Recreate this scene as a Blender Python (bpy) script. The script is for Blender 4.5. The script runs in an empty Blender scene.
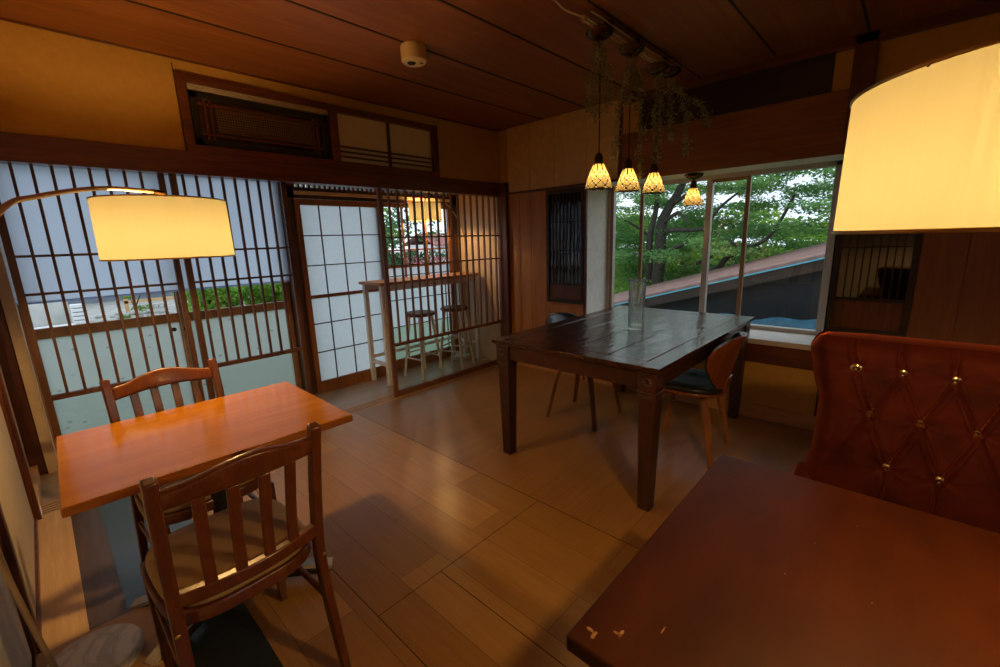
import bpy, math, random
import numpy as np
from mathutils import Vector, Matrix

random.seed(7)
rng = np.random.default_rng(11)
PI = math.pi
SC = bpy.context.scene
COL = SC.collection

# ------------------------------------------------------------------ mesh helpers
class MB:
    def __init__(s):
        s.v = []; s.f = []; s.uv = {}
    def add(s, vs, fs):
        o = len(s.v)
        s.v.extend([tuple(map(float, p)) for p in vs])
        s.f.extend([tuple(i + o for i in f) for f in fs])
        return s
    def box(s, x0, x1, y0, y1, z0, z1):
        x0, x1 = min(x0, x1), max(x0, x1); y0, y1 = min(y0, y1), max(y0, y1); z0, z1 = min(z0, z1), max(z0, z1)
        return s.add([(x0,y0,z0),(x1,y0,z0),(x1,y1,z0),(x0,y1,z0),(x0,y0,z1),(x1,y0,z1),(x1,y1,z1),(x0,y1,z1)],
                     [(3,2,1,0),(4,5,6,7),(0,1,5,4),(1,2,6,5),(2,3,7,6),(3,0,4,7)])
    def taper(s, c0, s0, c1, s1):
        """frustum: centre and (sx, sy) at bottom, the same at top"""
        vs = []
        for c, h in ((c0, s0), (c1, s1)):
            for a, b in ((-1,-1),(1,-1),(1,1),(-1,1)):
                vs.append((c[0]+a*h[0]/2, c[1]+b*h[1]/2, c[2]))
        return s.add(vs, [(3,2,1,0),(4,5,6,7),(0,1,5,4),(1,2,6,5),(2,3,7,6),(3,0,4,7)])
    def sweep(s, pts, sec, side=(1,0,0), closed=False, caps=True):
        """sweep section; sec = list of lists of 2-D points (one per point) or one list"""
        pts = [Vector(p) for p in pts]; n = len(pts)
        per = sec if isinstance(sec[0][0], (list, tuple)) else [sec]*n
        k = len(per[0]); vs = []
        for i, p in enumerate(pts):
            if closed: t = pts[(i+1) % n] - pts[i-1]
            else: t = pts[min(i+1, n-1)] - pts[max(i-1, 0)]
            t.normalize()
            a = Vector(side); a = a - t*a.dot(t)
            if a.length < 1e-5: a = t.orthogonal()
            a.normalize(); b = t.cross(a)
            vs += [p + a*q[0] + b*q[1] for q in per[i]]
        fs = []
        for i in range(n if closed else n-1):
            j = (i+1) % n
            for m in range(k):
                m2 = (m+1) % k
                fs.append((i*k+m, i*k+m2, j*k+m2, j*k+m))
        if caps and not closed:
            fs.append(tuple(range(k-1, -1, -1))); fs.append(tuple((n-1)*k+m for m in range(k)))
        return s.add(vs, fs)
    def tube(s, pts, r, seg=10, closed=False):
        rs = r if isinstance(r, (list, tuple)) else [r]*len(pts)
        # parallel transported frame through a fixed side is enough here
        sec = [[(q*math.cos(2*PI*m/seg), q*math.sin(2*PI*m/seg)) for m in range(seg)] for q in rs]
        d = Vector(pts[-1]) - Vector(pts[0])
        side = (1,0,0) if abs(d.x) < max(abs(d.y), abs(d.z), 1e-6) else (0,1,0)
        if closed: side = (0,0,1)
        return s.sweep(pts, sec, side, closed)
    def bar(s, a, b, w, h, side=(1,0,0)):
        return s.sweep([a, b], [(-w/2,-h/2),(w/2,-h/2),(w/2,h/2),(-w/2,h/2)], side)
    def ribbon(s, pts, w, h, side=(1,0,0)):
        return s.sweep(pts, [(-w/2,-h/2),(w/2,-h/2),(w/2,h/2),(-w/2,h/2)], side)
    def lathe(s, prof, c=(0,0,0), seg=32, cap=True):
        vs = []; k = len(prof)
        for j in range(seg):
            a = 2*PI*j/seg
            vs += [(c[0]+r*math.cos(a), c[1]+r*math.sin(a), c[2]+z) for r, z in prof]
        fs = []
        for j in range(seg):
            j2 = (j+1) % seg
            for i in range(k-1):
                fs.append((j*k+i, j2*k+i, j2*k+i+1, j*k+i+1))
        if cap:
            if prof[0][0] > 1e-6: fs.append(tuple(j*k for j in range(seg-1, -1, -1)))
            if prof[-1][0] > 1e-6: fs.append(tuple(j*k+k-1 for j in range(seg)))
        return s.add(vs, fs)
    def quad(s, a, b, c, d):
        return s.add([a,b,c,d], [(0,1,2,3)])
    def grid(s, fn, nu, nv, closed_u=False):
        vs = [fn(i/(nu-(0 if closed_u else 1)), j/(nv-1)) for j in range(nv) for i in range(nu)]
        fs = []
        for j in range(nv-1):
            for i in range(nu if closed_u else nu-1):
                i2 = (i+1) % nu
                fs.append((j*nu+i, j*nu+i2, (j+1)*nu+i2, (j+1)*nu+i))
        return s.add(vs, fs)
    def build(s, name, mat, parent=None, bevel=0, smooth=None, subsurf=0, solid=0, seg=2, weld=False):
        me = bpy.data.meshes.new(name)
        me.from_pydata(s.v, [], s.f); me.validate(); me.update()
        o = bpy.data.objects.new(name, me); COL.objects.link(o)
        me.materials.append(mat)
        if parent is not None: o.parent = parent
        if weld:
            m = o.modifiers.new('weld', 'WELD'); m.merge_threshold = 1e-4
        if solid:
            m = o.modifiers.new('thick', 'SOLIDIFY'); m.thickness = solid; m.offset = 0
        if bevel:
            m = o.modifiers.new('bevel', 'BEVEL'); m.width = bevel; m.segments = seg; m.limit_method = 'ANGLE'; m.angle_limit = math.radians(40)
        if subsurf:
            m = o.modifiers.new('sub', 'SUBSURF'); m.levels = subsurf; m.render_levels = subsurf
        if smooth is not None or bevel or subsurf:
            me.shade_smooth()
            if not subsurf: me.set_sharp_from_angle(angle=math.radians(smooth or 40))
        return o

def tag(o, label=None, cat=None, group=None, kind=None):
    if label: o['label'] = label
    if cat: o['category'] = cat
    if group: o['group'] = group
    if kind: o['kind'] = kind
    return o
def thing(name, label, cat, loc=(0,0,0), rz=0, group=None, kind=None):
    o = bpy.data.objects.new(name, None); COL.objects.link(o)
    o.location = loc; o.rotation_euler = (0,0,rz); o.empty_display_size = .1
    return tag(o, label, cat, group, kind)
def struct(name, label, cat, loc=(0,0,0)):
    return thing(name, label, cat, loc, kind='structure')
KIDS = {}
def copy_thing(root, loc, rz, label):
    def cp(o, p):
        c = o.copy(); COL.objects.link(c)
        if p: c.parent = p
        for ch in [k for k in bpy.data.objects if k.parent == o]: cp(ch, c)
        return c
    c = cp(root, None); c.location = loc; c.rotation_euler = (0,0,rz); c['label'] = label
    return c
def arc(c, r, a0, a1, n, plane='xz'):
    out = []
    for i in range(n):
        a = a0+(a1-a0)*i/(n-1)
        p = (r*math.cos(a), r*math.sin(a))
        out.append((c[0]+p[0], c[1], c[2]+p[1]) if plane == 'xz' else (c[0]+p[0], c[1]+p[1], c[2]))
    return out
def catmull(P, n=8):
    P = [Vector(p) for p in P]; Q = [P[0]*2-P[1]] + P + [P[-1]*2-P[-2]]; out = []
    for i in range(1, len(Q)-2):
        for k in range(n):
            t = k/n; a, b, c, d = Q[i-1], Q[i], Q[i+1], Q[i+2]
            out.append(.5*((2*b)+(c-a)*t+(2*a-5*b+4*c-d)*t*t+(3*b-a-3*c+d)*t**3))
    out.append(P[-1]); return out

# ------------------------------------------------------------------ materials
def newmat(name):
    m = bpy.data.materials.new(name); m.use_nodes = True
    nt = m.node_tree; nt.nodes.clear()
    out = nt.nodes.new('ShaderNodeOutputMaterial')
    return m, nt, out
def N(nt, t, **kw):
    n = nt.nodes.new(t)
    for k, v in kw.items():
        if k in n.inputs: n.inputs[k].default_value = v
        else: setattr(n, k, v)
    return n
def L(nt, a, b): nt.links.new(a, b)
def rgba(c): return (c[0], c[1], c[2], 1)
def ramp(nt, stops):
    r = nt.nodes.new('ShaderNodeValToRGB'); e = r.color_ramp.elements
    e[0].position, e[0].color = stops[0][0], rgba(stops[0][1])
    e[1].position, e[1].color = stops[-1][0], rgba(stops[-1][1])
    for p, c in stops[1:-1]:
        x = e.new(p); x.color = rgba(c)
    return r
def principled(nt, out, **kw):
    b = nt.nodes.new('ShaderNodeBsdfPrincipled')
    for k, v in kw.items(): b.inputs[k].default_value = v
    L(nt, b.outputs[0], out.inputs[0]); return b
def bump(nt, src, b, strength=.1, dist=.01):
    n = N(nt, 'ShaderNodeBump'); n.inputs['Strength'].default_value = strength; n.inputs['Distance'].default_value = dist
    L(nt, src, n.inputs['Height']); L(nt, n.outputs[0], b.inputs['Normal'])
def plain(name, col, rough=.5, metal=0, var=.12, scale=8, bmp=0, **kw):
    m, nt, out = newmat(name)
    b = principled(nt, out, Roughness=rough, Metallic=metal, **kw)
    tc = N(nt, 'ShaderNodeTexCoord'); no = N(nt, 'ShaderNodeTexNoise', Scale=scale, Detail=5.0)
    L(nt, tc.outputs['Object'], no.inputs['Vector'])
    r = ramp(nt, [(.3, tuple(c*(1-var) for c in col)), (.7, tuple(min(1, c*(1+var)) for c in col))])
    L(nt, no.outputs['Fac'], r.inputs[0]); L(nt, r.outputs[0], b.inputs['Base Color'])
    if bmp: bump(nt, no.outputs['Fac'], b, bmp, .005)
    return m
def wood(name, dark, light, axis='x', rough=.4, scale=1.0, coat=0, stretch=14, spec=.5):
    m, nt, out = newmat(name)
    b = principled(nt, out, Roughness=rough)
    b.inputs['Coat Weight'].default_value = coat; b.inputs['Coat Roughness'].default_value = .15
    b.inputs['Specular IOR Level'].default_value = spec
    tc = N(nt, 'ShaderNodeTexCoord'); mp = N(nt, 'ShaderNodeMapping')
    s = {'x': (1, stretch, stretch), 'y': (stretch, 1, stretch), 'z': (stretch, stretch, 1)}[axis]
    mp.inputs['Scale'].default_value = [k*scale*1.6 for k in s]
    L(nt, tc.outputs['Object'], mp.inputs['Vector'])
    n1 = N(nt, 'ShaderNodeTexNoise', Scale=1.0, Detail=6.0, Roughness=.65, Distortion=.6)
    n2 = N(nt, 'ShaderNodeTexNoise', Scale=5.0, Detail=3.0)
    L(nt, mp.outputs[0], n1.inputs['Vector']); L(nt, mp.outputs[0], n2.inputs['Vector'])
    mx = N(nt, 'ShaderNodeMath', operation='MULTIPLY_ADD'); mx.inputs[1].default_value = .35
    L(nt, n2.outputs['Fac'], mx.inputs[0]); L(nt, n1.outputs['Fac'], mx.inputs[2])
    r = ramp(nt, [(.42, dark), (.68, tuple((a+c)/2 for a, c in zip(dark, light))), (.85, light)])
    L(nt, mx.outputs[0], r.inputs[0]); L(nt, r.outputs[0], b.inputs['Base Color'])
    bump(nt, mx.outputs[0], b, .06, .002)
    return m
def floor_mat(name, along, plank_w, plank_l, c1, c2, gap, off=(0,0)):
    m, nt, out = newmat(name)
    b = principled(nt, out, Roughness=.34)
    b.inputs['Coat Weight'].default_value = .25; b.inputs['Coat Roughness'].default_value = .25
    tc = N(nt, 'ShaderNodeTexCoord'); mp = N(nt, 'ShaderNodeMapping')
    mp.inputs['Location'].default_value = (off[0], off[1], 0)
    if along == 'y': mp.inputs['Rotation'].default_value = (0, 0, PI/2)
    L(nt, tc.outputs['Object'], mp.inputs['Vector'])
    br = nt.nodes.new('ShaderNodeTexBrick'); br.offset = .37; br.offset_frequency = 2
    for k, v in {'Scale': 1.0, 'Mortar Size': .0013, 'Mortar Smooth': .1, 'Brick Width': plank_l, 'Row Height': plank_w, 'Bias': 0.0}.items(): br.inputs[k].default_value = v
    br.inputs['Color1'].default_value = rgba(c1); br.inputs['Color2'].default_value = rgba(c2); br.inputs['Mortar'].default_value = rgba(gap)
    L(nt, mp.outputs[0], br.inputs['Vector'])
    mp2 = N(nt, 'ShaderNodeMapping'); mp2.inputs['Scale'].default_value = (2.2, 40, 1)
    L(nt, mp.outputs[0], mp2.inputs['Vector'])
    no = N(nt, 'ShaderNodeTexNoise', Scale=1.0, Detail=7.0, Roughness=.6, Distortion=.8); L(nt, mp2.outputs[0], no.inputs['Vector'])
    r = ramp(nt, [(.3, (.86,.84,.80)), (.7, (1.06,1.05,1.03))]); L(nt, no.outputs['Fac'], r.inputs[0])
    mx = N(nt, 'ShaderNodeMix', data_type='RGBA', blend_type='MULTIPLY'); mx.inputs[0].default_value = 1
    L(nt, br.outputs['Color'], mx.inputs[6]); L(nt, r.outputs[0], mx.inputs[7]); L(nt, mx.outputs[2], b.inputs['Base Color'])
    bump(nt, br.outputs['Fac'], b, -.25, .002)
    return m
def paper(name, col, trans=.7, noise=0, scale=60):
    m, nt, out = newmat(name)
    d = N(nt, 'ShaderNodeBsdfDiffuse', Color=rgba(col)); t = N(nt, 'ShaderNodeBsdfTranslucent', Color=rgba(col))
    mx = N(nt, 'ShaderNodeMixShader'); mx.inputs[0].default_value = trans
    if noise:
        tc = N(nt, 'ShaderNodeTexCoord'); no = N(nt, 'ShaderNodeTexNoise', Scale=float(scale), Detail=4.0)
        L(nt, tc.outputs['Object'], no.inputs['Vector'])
        r = ramp(nt, [(.3, tuple(c*(1-noise) for c in col)), (.7, col)]); L(nt, no.outputs['Fac'], r.inputs[0])
        L(nt, r.outputs[0], d.inputs[0]); L(nt, r.outputs[0], t.inputs[0])
    L(nt, d.outputs[0], mx.inputs[1]); L(nt, t.outputs[0], mx.inputs[2]); L(nt, mx.outputs[0], out.inputs[0])
    return m
def glass_pane(name, tint=(.95,.97,.96), refl=.05, rough=0):
    m, nt, out = newmat(name)
    tr = N(nt, 'ShaderNodeBsdfTransparent', Color=rgba(tint)); gl = N(nt, 'ShaderNodeBsdfGlossy', Roughness=rough)
    lw = N(nt, 'ShaderNodeFresnel'); lw.inputs['IOR'].default_value = 1.45
    ge = N(nt, 'ShaderNodeNewGeometry'); io = N(nt, 'ShaderNodeMath', operation='MULTIPLY_ADD'); io.inputs[1].default_value = 1/1.45-1.45; io.inputs[2].default_value = 1.45
    L(nt, ge.outputs['Backfacing'], io.inputs[0]); L(nt, io.outputs[0], lw.inputs['IOR'])
    ma = N(nt, 'ShaderNodeMath', operation='MULTIPLY_ADD'); ma.inputs[1].default_value = 1.0; ma.inputs[2].default_value = refl-.035
    L(nt, lw.outputs[0], ma.inputs[0])
    mx = N(nt, 'ShaderNodeMixShader'); L(nt, ma.outputs[0], mx.inputs[0])
    L(nt, tr.outputs[0], mx.inputs[1]); L(nt, gl.outputs[0], mx.inputs[2]); L(nt, mx.outputs[0], out.inputs[0])
    return m
def frosted(name, col, clear=.0, spots=True):
    m, nt, out = newmat(name)
    t = N(nt, 'ShaderNodeBsdfTranslucent', Color=rgba(col)); d = N(nt, 'ShaderNodeBsdfDiffuse', Color=rgba(col)); g = N(nt, 'ShaderNodeBsdfTransparent', Color=rgba(col))
    mx = N(nt, 'ShaderNodeMixShader'); mx.inputs[0].default_value = .12; L(nt, t.outputs[0], mx.inputs[1]); L(nt, d.outputs[0], mx.inputs[2])
    m2 = N(nt, 'ShaderNodeMixShader'); m2.inputs[0].default_value = clear; L(nt, mx.outputs[0], m2.inputs[1]); L(nt, g.outputs[0], m2.inputs[2])
    L(nt, m2.outputs[0], out.inputs[0])
    if spots:      # faint leaf marks etched in the pane
        tc = N(nt, 'ShaderNodeTexCoord'); mp = N(nt, 'ShaderNodeMapping'); mp.inputs['Scale'].default_value = (9, 9, 14)
        L(nt, tc.outputs['Object'], mp.inputs['Vector'])
        vo = N(nt, 'ShaderNodeTexVoronoi', Scale=1.0, Randomness=1.0); L(nt, mp.outputs[0], vo.inputs['Vector'])
        r = ramp(nt, [(.06, tuple(c*.6 for c in col)), (.17, col)]); L(nt, vo.outputs['Distance'], r.inputs[0])
        for n in (t, d): L(nt, r.outputs[0], n.inputs[0])
    return m
def emit(name, col, strength):
    m, nt, out = newmat(name); e = N(nt, 'ShaderNodeEmission', Color=rgba(col), Strength=strength); L(nt, e.outputs[0], out.inputs[0]); return m
def leafmat(name, c1, c2, trans=.4, scale=.8):
    m, nt, out = newmat(name)
    tc = N(nt, 'ShaderNodeTexCoord'); no = N(nt, 'ShaderNodeTexNoise', Scale=float(scale), Detail=4.0); L(nt, tc.outputs['Object'], no.inputs['Vector'])
    r = ramp(nt, [(.35, c1), (.65, c2)]); L(nt, no.outputs['Fac'], r.inputs[0])
    d = N(nt, 'ShaderNodeBsdfDiffuse'); t = N(nt, 'ShaderNodeBsdfTranslucent'); mx = N(nt, 'ShaderNodeMixShader'); mx.inputs[0].default_value = trans
    L(nt, r.outputs[0], d.inputs[0]); L(nt, r.outputs[0], t.inputs[0])
    L(nt, d.outputs[0], mx.inputs[1]); L(nt, t.outputs[0], mx.inputs[2]); L(nt, mx.outputs[0], out.inputs[0])
    return m

RED_D, RED_L = (.060,.014,.006), (.17,.045,.016)
M = {}
M['ceil'] = wood('ceiling_board', (.165,.050,.011), (.29,.098,.025), 'x', .45, .7)
M['seam'] = plain('seam_dark', (.012,.005,.003), .7)
M['plaster'] = plain('ochre_plaster', (.50,.265,.052), .85, var=.06, scale=30, bmp=.1)
M['panel'] = plain('cream_panel', (.66,.45,.20), .8, var=.08, scale=18, bmp=.05)
M['beam'] = wood('reddish_beam', RED_D, RED_L, 'x', .38, 1.0)
M['beam_y'] = wood('reddish_beam_y', RED_D, RED_L, 'y', .38, 1.0)
M['post'] = wood('reddish_post', RED_D, RED_L, 'z', .38, 1.0)
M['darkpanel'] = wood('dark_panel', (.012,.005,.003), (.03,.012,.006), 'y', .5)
M['boardB'] = wood('broad_board', (.16,.05,.016), (.30,.105,.034), 'y', .42, .6)
M['lattice'] = wood('lattice_wood', (.055,.020,.010), (.13,.055,.028), 'z', .45)
M['lattice_r'] = wood('lattice_wood_lit', (.13,.05,.018), (.25,.10,.04), 'z', .45)  # lighter brown: light on the veranda screen bars put into the colour
M['shoji_frame'] = wood('shoji_frame', (.22,.075,.018), (.40,.155,.04), 'z', .45)
M['sash'] = wood('sash_brown', (.30,.17,.09), (.44,.27,.15), 'x', .5)
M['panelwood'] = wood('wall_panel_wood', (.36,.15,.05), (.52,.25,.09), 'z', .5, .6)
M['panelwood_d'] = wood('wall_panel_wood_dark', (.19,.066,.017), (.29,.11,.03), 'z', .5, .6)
M['basewood'] = wood('baseboard_wood', (.38,.19,.07), (.55,.3,.12), 'y', .5)
M['pine'] = wood('pine_plank', (.60,.36,.17), (.80,.54,.29), 'y', .45, .7)
M['brownstrip'] = wood('brown_strip', (.07,.04,.032), (.12,.07,.055), 'y', .42)
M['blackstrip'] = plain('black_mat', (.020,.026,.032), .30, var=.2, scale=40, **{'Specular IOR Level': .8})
M['floorA'] = floor_mat('floor_planks_long', 'y', .205, .96, (.34,.170,.046), (.47,.255,.080), (.17,.075,.025), (.06,.03))
M['floorB'] = floor_mat('floor_planks_cross', 'x', .135, 1.9, (.30,.145,.048), (.345,.172,.059), (.20,.09,.034))
M['engawa'] = floor_mat('engawa_planks', 'x', .11, 2.4, (.42,.29,.20), (.48,.34,.24), (.16,.09,.06))
M['tan'] = wood('tan_threshold', (.50,.27,.10), (.66,.39,.17), 'x', .5)
M['sillwhite'] = plain('sill_white', (.62,.60,.56), .5, var=.05)
M['alu'] = plain('window_frame_grey', (.48,.44,.40), .45, metal=0, var=.05)
M['alu_brown'] = plain('window_frame_bronze', (.28,.17,.09), .45, metal=0, var=.05)
M['white_paint'] = plain('white_paint', (.80,.79,.76), .5, var=.08, scale=12)
M['peach'] = plain('peach_plaster', (.72,.56,.40), .8, var=.05, scale=20)
M['greywall'] = plain('grey_plaster', (.76,.74,.69), .85, var=.08, scale=25, bmp=.1)
M['fusuma'] = plain('fusuma_paper', (.60,.49,.36), .8, var=.05, scale=30)
M['glass'] = glass_pane('window_glass', refl=.02)
M['glass_thin'] = glass_pane('thin_glass', (.93,.95,.94), .04)
M['frost'] = frosted('frosted_glass', (.41,.46,.43), .06)
M['frost_clear'] = frosted('frosted_glass_plain', (.42,.56,.46), .25, False)
M['blind'] = paper('blind_cloth', (.60,.66,.80), .9, .05, 3)
M['shoji'] = paper('shoji_paper', (.64,.70,.74), .80, .06, 40)
M['ranma_paper'] = paper('transom_paper', (.80,.68,.52), .1, .05, 20)
M['brass'] = plain('brass', (.55,.36,.12), .3, metal=1, var=.1)
M['brass_d'] = plain('dark_brass', (.10,.050,.018), .25, metal=.9, var=.3, scale=40)
M['gold'] = plain('gold_button', (1,.86,.50), .14, metal=1, var=.1)
M['black'] = plain('black_iron', (.012,.012,.013), .4)
M['black_leather'] = plain('black_leather', (.016,.017,.020), .33, var=.15, scale=60, bmp=.08)
M['beige_metal'] = plain('champagne_metal', (.55,.40,.23), .4, metal=.4, var=.05)
M['silver'] = plain('brushed_metal', (.45,.44,.43), .35, metal=.9)
M['cord'] = plain('dark_cord', (.02,.012,.008), .7)
M['cord_w'] = plain('pale_cord', (.62,.52,.40), .6)
M['orange_top'] = wood('orange_tabletop', (.37,.128,.005), (.49,.19,.010), 'x', .15, .7, coat=.12)
M['orange_edge'] = wood('orange_table_edge', (.26,.07,.008), (.38,.115,.014), 'x', .35)
M['chairwood'] = wood('chair_wood', (.066,.015,.0045), (.155,.040,.0115), 'z', .32, 1.2, coat=.2)
M['seat_fab'] = plain('tan_seat', (.34,.22,.10), .7, var=.1, scale=20)
M['dinwood'] = wood('dark_walnut', (.020,.007,.004), (.070,.022,.010), 'x', .24, .9, coat=.18)
_m = M['dinwood']; _nt = _m.node_tree; _b = [n for n in _nt.nodes if n.type == 'BSDF_PRINCIPLED'][0]
_tc = N(_nt, 'ShaderNodeTexCoord'); _mp = N(_nt, 'ShaderNodeMapping'); _mp.inputs['Scale'].default_value = (7, 16, 7); L(_nt, _tc.outputs['Object'], _mp.inputs['Vector'])
_no = N(_nt, 'ShaderNodeTexNoise', Scale=1.0, Detail=2.0); L(_nt, _mp.outputs[0], _no.inputs['Vector']); bump(_nt, _no.outputs['Fac'], _b, .35, .012)
_bn = _b.inputs['Normal'].links[0].from_socket; L(_nt, _bn, _b.inputs['Coat Normal']); _b.inputs['Coat Roughness'].default_value = .1
M['dinwood_p'] = wood('dark_walnut_apron', (.022,.007,.004), (.066,.020,.009), 'x', .34, .9)
M['dinwood_z'] = wood('dark_walnut_leg', (.022,.007,.004), (.066,.020,.009), 'z', .35, .9)
M['ply'] = wood('orange_plywood', (.17,.040,.010), (.28,.074,.018), 'z', .35, 1.0, coat=.15)
M['ply_leg'] = wood('plywood_leg', (.20,.07,.024), (.36,.15,.05), 'z', .4)
M['ply_leg_d'] = wood('dark_plywood_leg', (.12,.045,.018), (.22,.09,.035), 'z', .4)
M['brown_top'] = wood('brown_tabletop', (.022,.0042,.0010), (.058,.0130,.0028), 'x', .46, .8, stretch=2.5, spec=.2)
M['bare'] = plain('bare_wood', (.27,.135,.05), .7)
M['vase'] = glass_pane('vase_glass', (.90,.92,.91), .10)
M['device'] = plain('ivory_plastic', (.70,.52,.30), .5, var=.03)
M['log'] = wood('pale_log', (.34,.20,.09), (.52,.32,.15), 'y', .55, 2)
M['shade_metal'] = plain('socket_brown', (.06,.028,.012), .4, metal=.6)

def velvet():
    m, nt, out = newmat('rust_velvet')
    b = principled(nt, out, Roughness=.75)
    b.inputs['Sheen Weight'].default_value = .75; b.inputs['Sheen Roughness'].default_value = .30; b.inputs['Sheen Tint'].default_value = (1,.20,.06,1); b.inputs['Specular IOR Level'].default_value = .08
    tc = N(nt, 'ShaderNodeTexCoord'); no = N(nt, 'ShaderNodeTexNoise', Scale=14.0, Detail=6.0); L(nt, tc.outputs['Object'], no.inputs['Vector'])
    r = ramp(nt, [(.3, (.024,.0027,.0010)), (.7, (.050,.0060,.0018))]); L(nt, no.outputs['Fac'], r.inputs[0]); L(nt, r.outputs[0], b.inputs['Base Color'])
    n2 = N(nt, 'ShaderNodeTexNoise', Scale=250.0); L(nt, tc.outputs['Object'], n2.inputs['Vector']); bump(nt, n2.outputs['Fac'], b, .15, .002)
    return m
M['velvet'] = velvet()
def marble():
    m, nt, out = newmat('white_marble'); b = principled(nt, out, Roughness=.3)
    tc = N(nt, 'ShaderNodeTexCoord'); no = N(nt, 'ShaderNodeTexNoise', Scale=5.0, Detail=8.0, Distortion=1.6); L(nt, tc.outputs['Object'], no.inputs['Vector'])
    r = ramp(nt, [(.42, (.86,.82,.76)), (.50, (.62,.59,.55)), (.55, (.86,.82,.77))]); L(nt, no.outputs['Fac'], r.inputs[0]); L(nt, r.outputs[0], b.inputs['Base Color'])
    return m
M['marble'] = marble()
def shade_cloth():
    m, nt, out = newmat('linen_lampshade')
    tc = N(nt, 'ShaderNodeTexCoord'); mp = N(nt, 'ShaderNodeMapping'); mp.inputs['Scale'].default_value = (1,1,.05)
    L(nt, tc.outputs['Object'], mp.inputs['Vector'])
    no = N(nt, 'ShaderNodeTexNoise', Scale=140.0, Detail=3.0); L(nt, mp.outputs[0], no.inputs['Vector'])
    r = ramp(nt, [(.25, (.064,.064,.047)), (.75, (.078,.079,.060))]); L(nt, no.outputs['Fac'], r.inputs[0])
    t = N(nt, 'ShaderNodeBsdfTranslucent'); d = N(nt, 'ShaderNodeBsdfDiffuse', Color=(.55,.46,.3,1)); mx = N(nt, 'ShaderNodeAddShader')
    L(nt, r.outputs[0], t.inputs[0]); L(nt, d.outputs[0], mx.inputs[0]); L(nt, t.outputs[0], mx.inputs[1]); L(nt, mx.outputs[0], out.inputs[0])
    return m
M['linen'] = shade_cloth()
def tiffany():
    m, nt, out = newmat('leaded_amber_glass')
    uv = N(nt, 'ShaderNodeUVMap'); sp = N(nt, 'ShaderNodeSeparateXYZ'); L(nt, uv.outputs[0], sp.inputs[0])
    def mth(op, a, b=None, c=None):
        n = N(nt, 'ShaderNodeMath', operation=op)
        for i, x in enumerate((a, b, c)):
            if x is None: continue
            if hasattr(x, 'links'): L(nt, x, n.inputs[i])
            else: n.inputs[i].default_value = x
        return n.outputs[0]
    U = mth('MULTIPLY', sp.outputs[0], 9.0); V = mth('MULTIPLY', sp.outputs[1], 5.6)
    row = mth('FLOOR', V); par = mth('MODULO', row, 2.0); U2 = mth('MULTIPLY_ADD', par, .5, U)
    fu = mth('SUBTRACT', mth('FRACT', U2), .5); fv = mth('SUBTRACT', mth('FRACT', V), .5)
    d = mth('SQRT', mth('ADD', mth('MULTIPLY', fu, fu), mth('MULTIPLY', fv, fv)))
    r = ramp(nt, [(0, (.25,.175,.065)), (.42, (.25,.175,.065)), (.44, (.002,.001,.001)), (.52, (.002,.001,.001)), (.555, (.45,.40,.27)), (1, (.45,.40,.27))])
    r.color_ramp.interpolation = 'LINEAR'; L(nt, d, r.inputs[0])
    fs = mth('ABSOLUTE', mth('SUBTRACT', mth('FRACT', U), .5))
    r2 = ramp(nt, [(.38, (.27,.19,.065)), (.42, (.004,.003,.002))]); L(nt, fs, r2.inputs[0])
    top = mth('GREATER_THAN', sp.outputs[1], .715)
    mx = N(nt, 'ShaderNodeMix', data_type='RGBA'); L(nt, top, mx.inputs[0]); L(nt, r.outputs[0], mx.inputs[6]); L(nt, r2.outputs[0], mx.inputs[7])
    t = N(nt, 'ShaderNodeBsdfTranslucent'); g = N(nt, 'ShaderNodeBsdfGlossy', Roughness=.2); ms = N(nt, 'ShaderNodeMixShader'); ms.inputs[0].default_value = .04
    L(nt, mx.outputs[2], t.inputs[0]); L(nt, t.outputs[0], ms.inputs[1]); L(nt, g.outputs[0], ms.inputs[2]); L(nt, ms.outputs[0], out.inputs[0])
    return m
M['tiffany'] = tiffany()
def mesh_screen():
    m, nt, out = newmat('woven_screen')
    tc = N(nt, 'ShaderNodeTexCoord'); ck = N(nt, 'ShaderNodeTexChecker', Scale=95.0)
    mp = N(nt, 'ShaderNodeMapping'); mp.inputs['Rotation'].default_value = (0, PI/4, 0); L(nt, tc.outputs['Object'], mp.inputs['Vector']); L(nt, mp.outputs[0], ck.inputs['Vector'])
    b = principled(nt, out, Roughness=.7); r = ramp(nt, [(0, (.018,.012,.007)), (1, (.16,.10,.05))]); L(nt, ck.outputs['Fac'], r.inputs[0]); L(nt, r.outputs[0], b.inputs['Base Color'])
    return m
M['screen'] = mesh_screen()
def wavy():
    m, nt, out = newmat('wavy_dark_glass')
    b = principled(nt, out, Roughness=.06, **{'Base Color': (.010,.008,.006,1)}); b.inputs['Specular IOR Level'].default_value = .9
    tc = N(nt, 'ShaderNodeTexCoord'); mp = N(nt, 'ShaderNodeMapping'); mp.inputs['Scale'].default_value = (1, 28, 4); L(nt, tc.outputs['Object'], mp.inputs['Vector'])
    no = N(nt, 'ShaderNodeTexNoise', Scale=1.0, Detail=1.0); L(nt, mp.outputs[0], no.inputs['Vector']); bump(nt, no.outputs['Fac'], b, .35, .012)
    return m
M['wavy'] = wavy()
M['flatglass'] = plain('dark_glass', (.012,.008,.005), .05, **{'Specular IOR Level': 1.0, 'Coat Weight': 1.0})
BULB = (1, .60, .20)
M['bulb_big'] = emit('lamp_bulb', BULB, 850)
M['bulb_far'] = emit('lamp_bulb_small', BULB, 380)
M['bulb_pend'] = emit('pendant_bulb', (1,.70,.32), 85)
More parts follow.
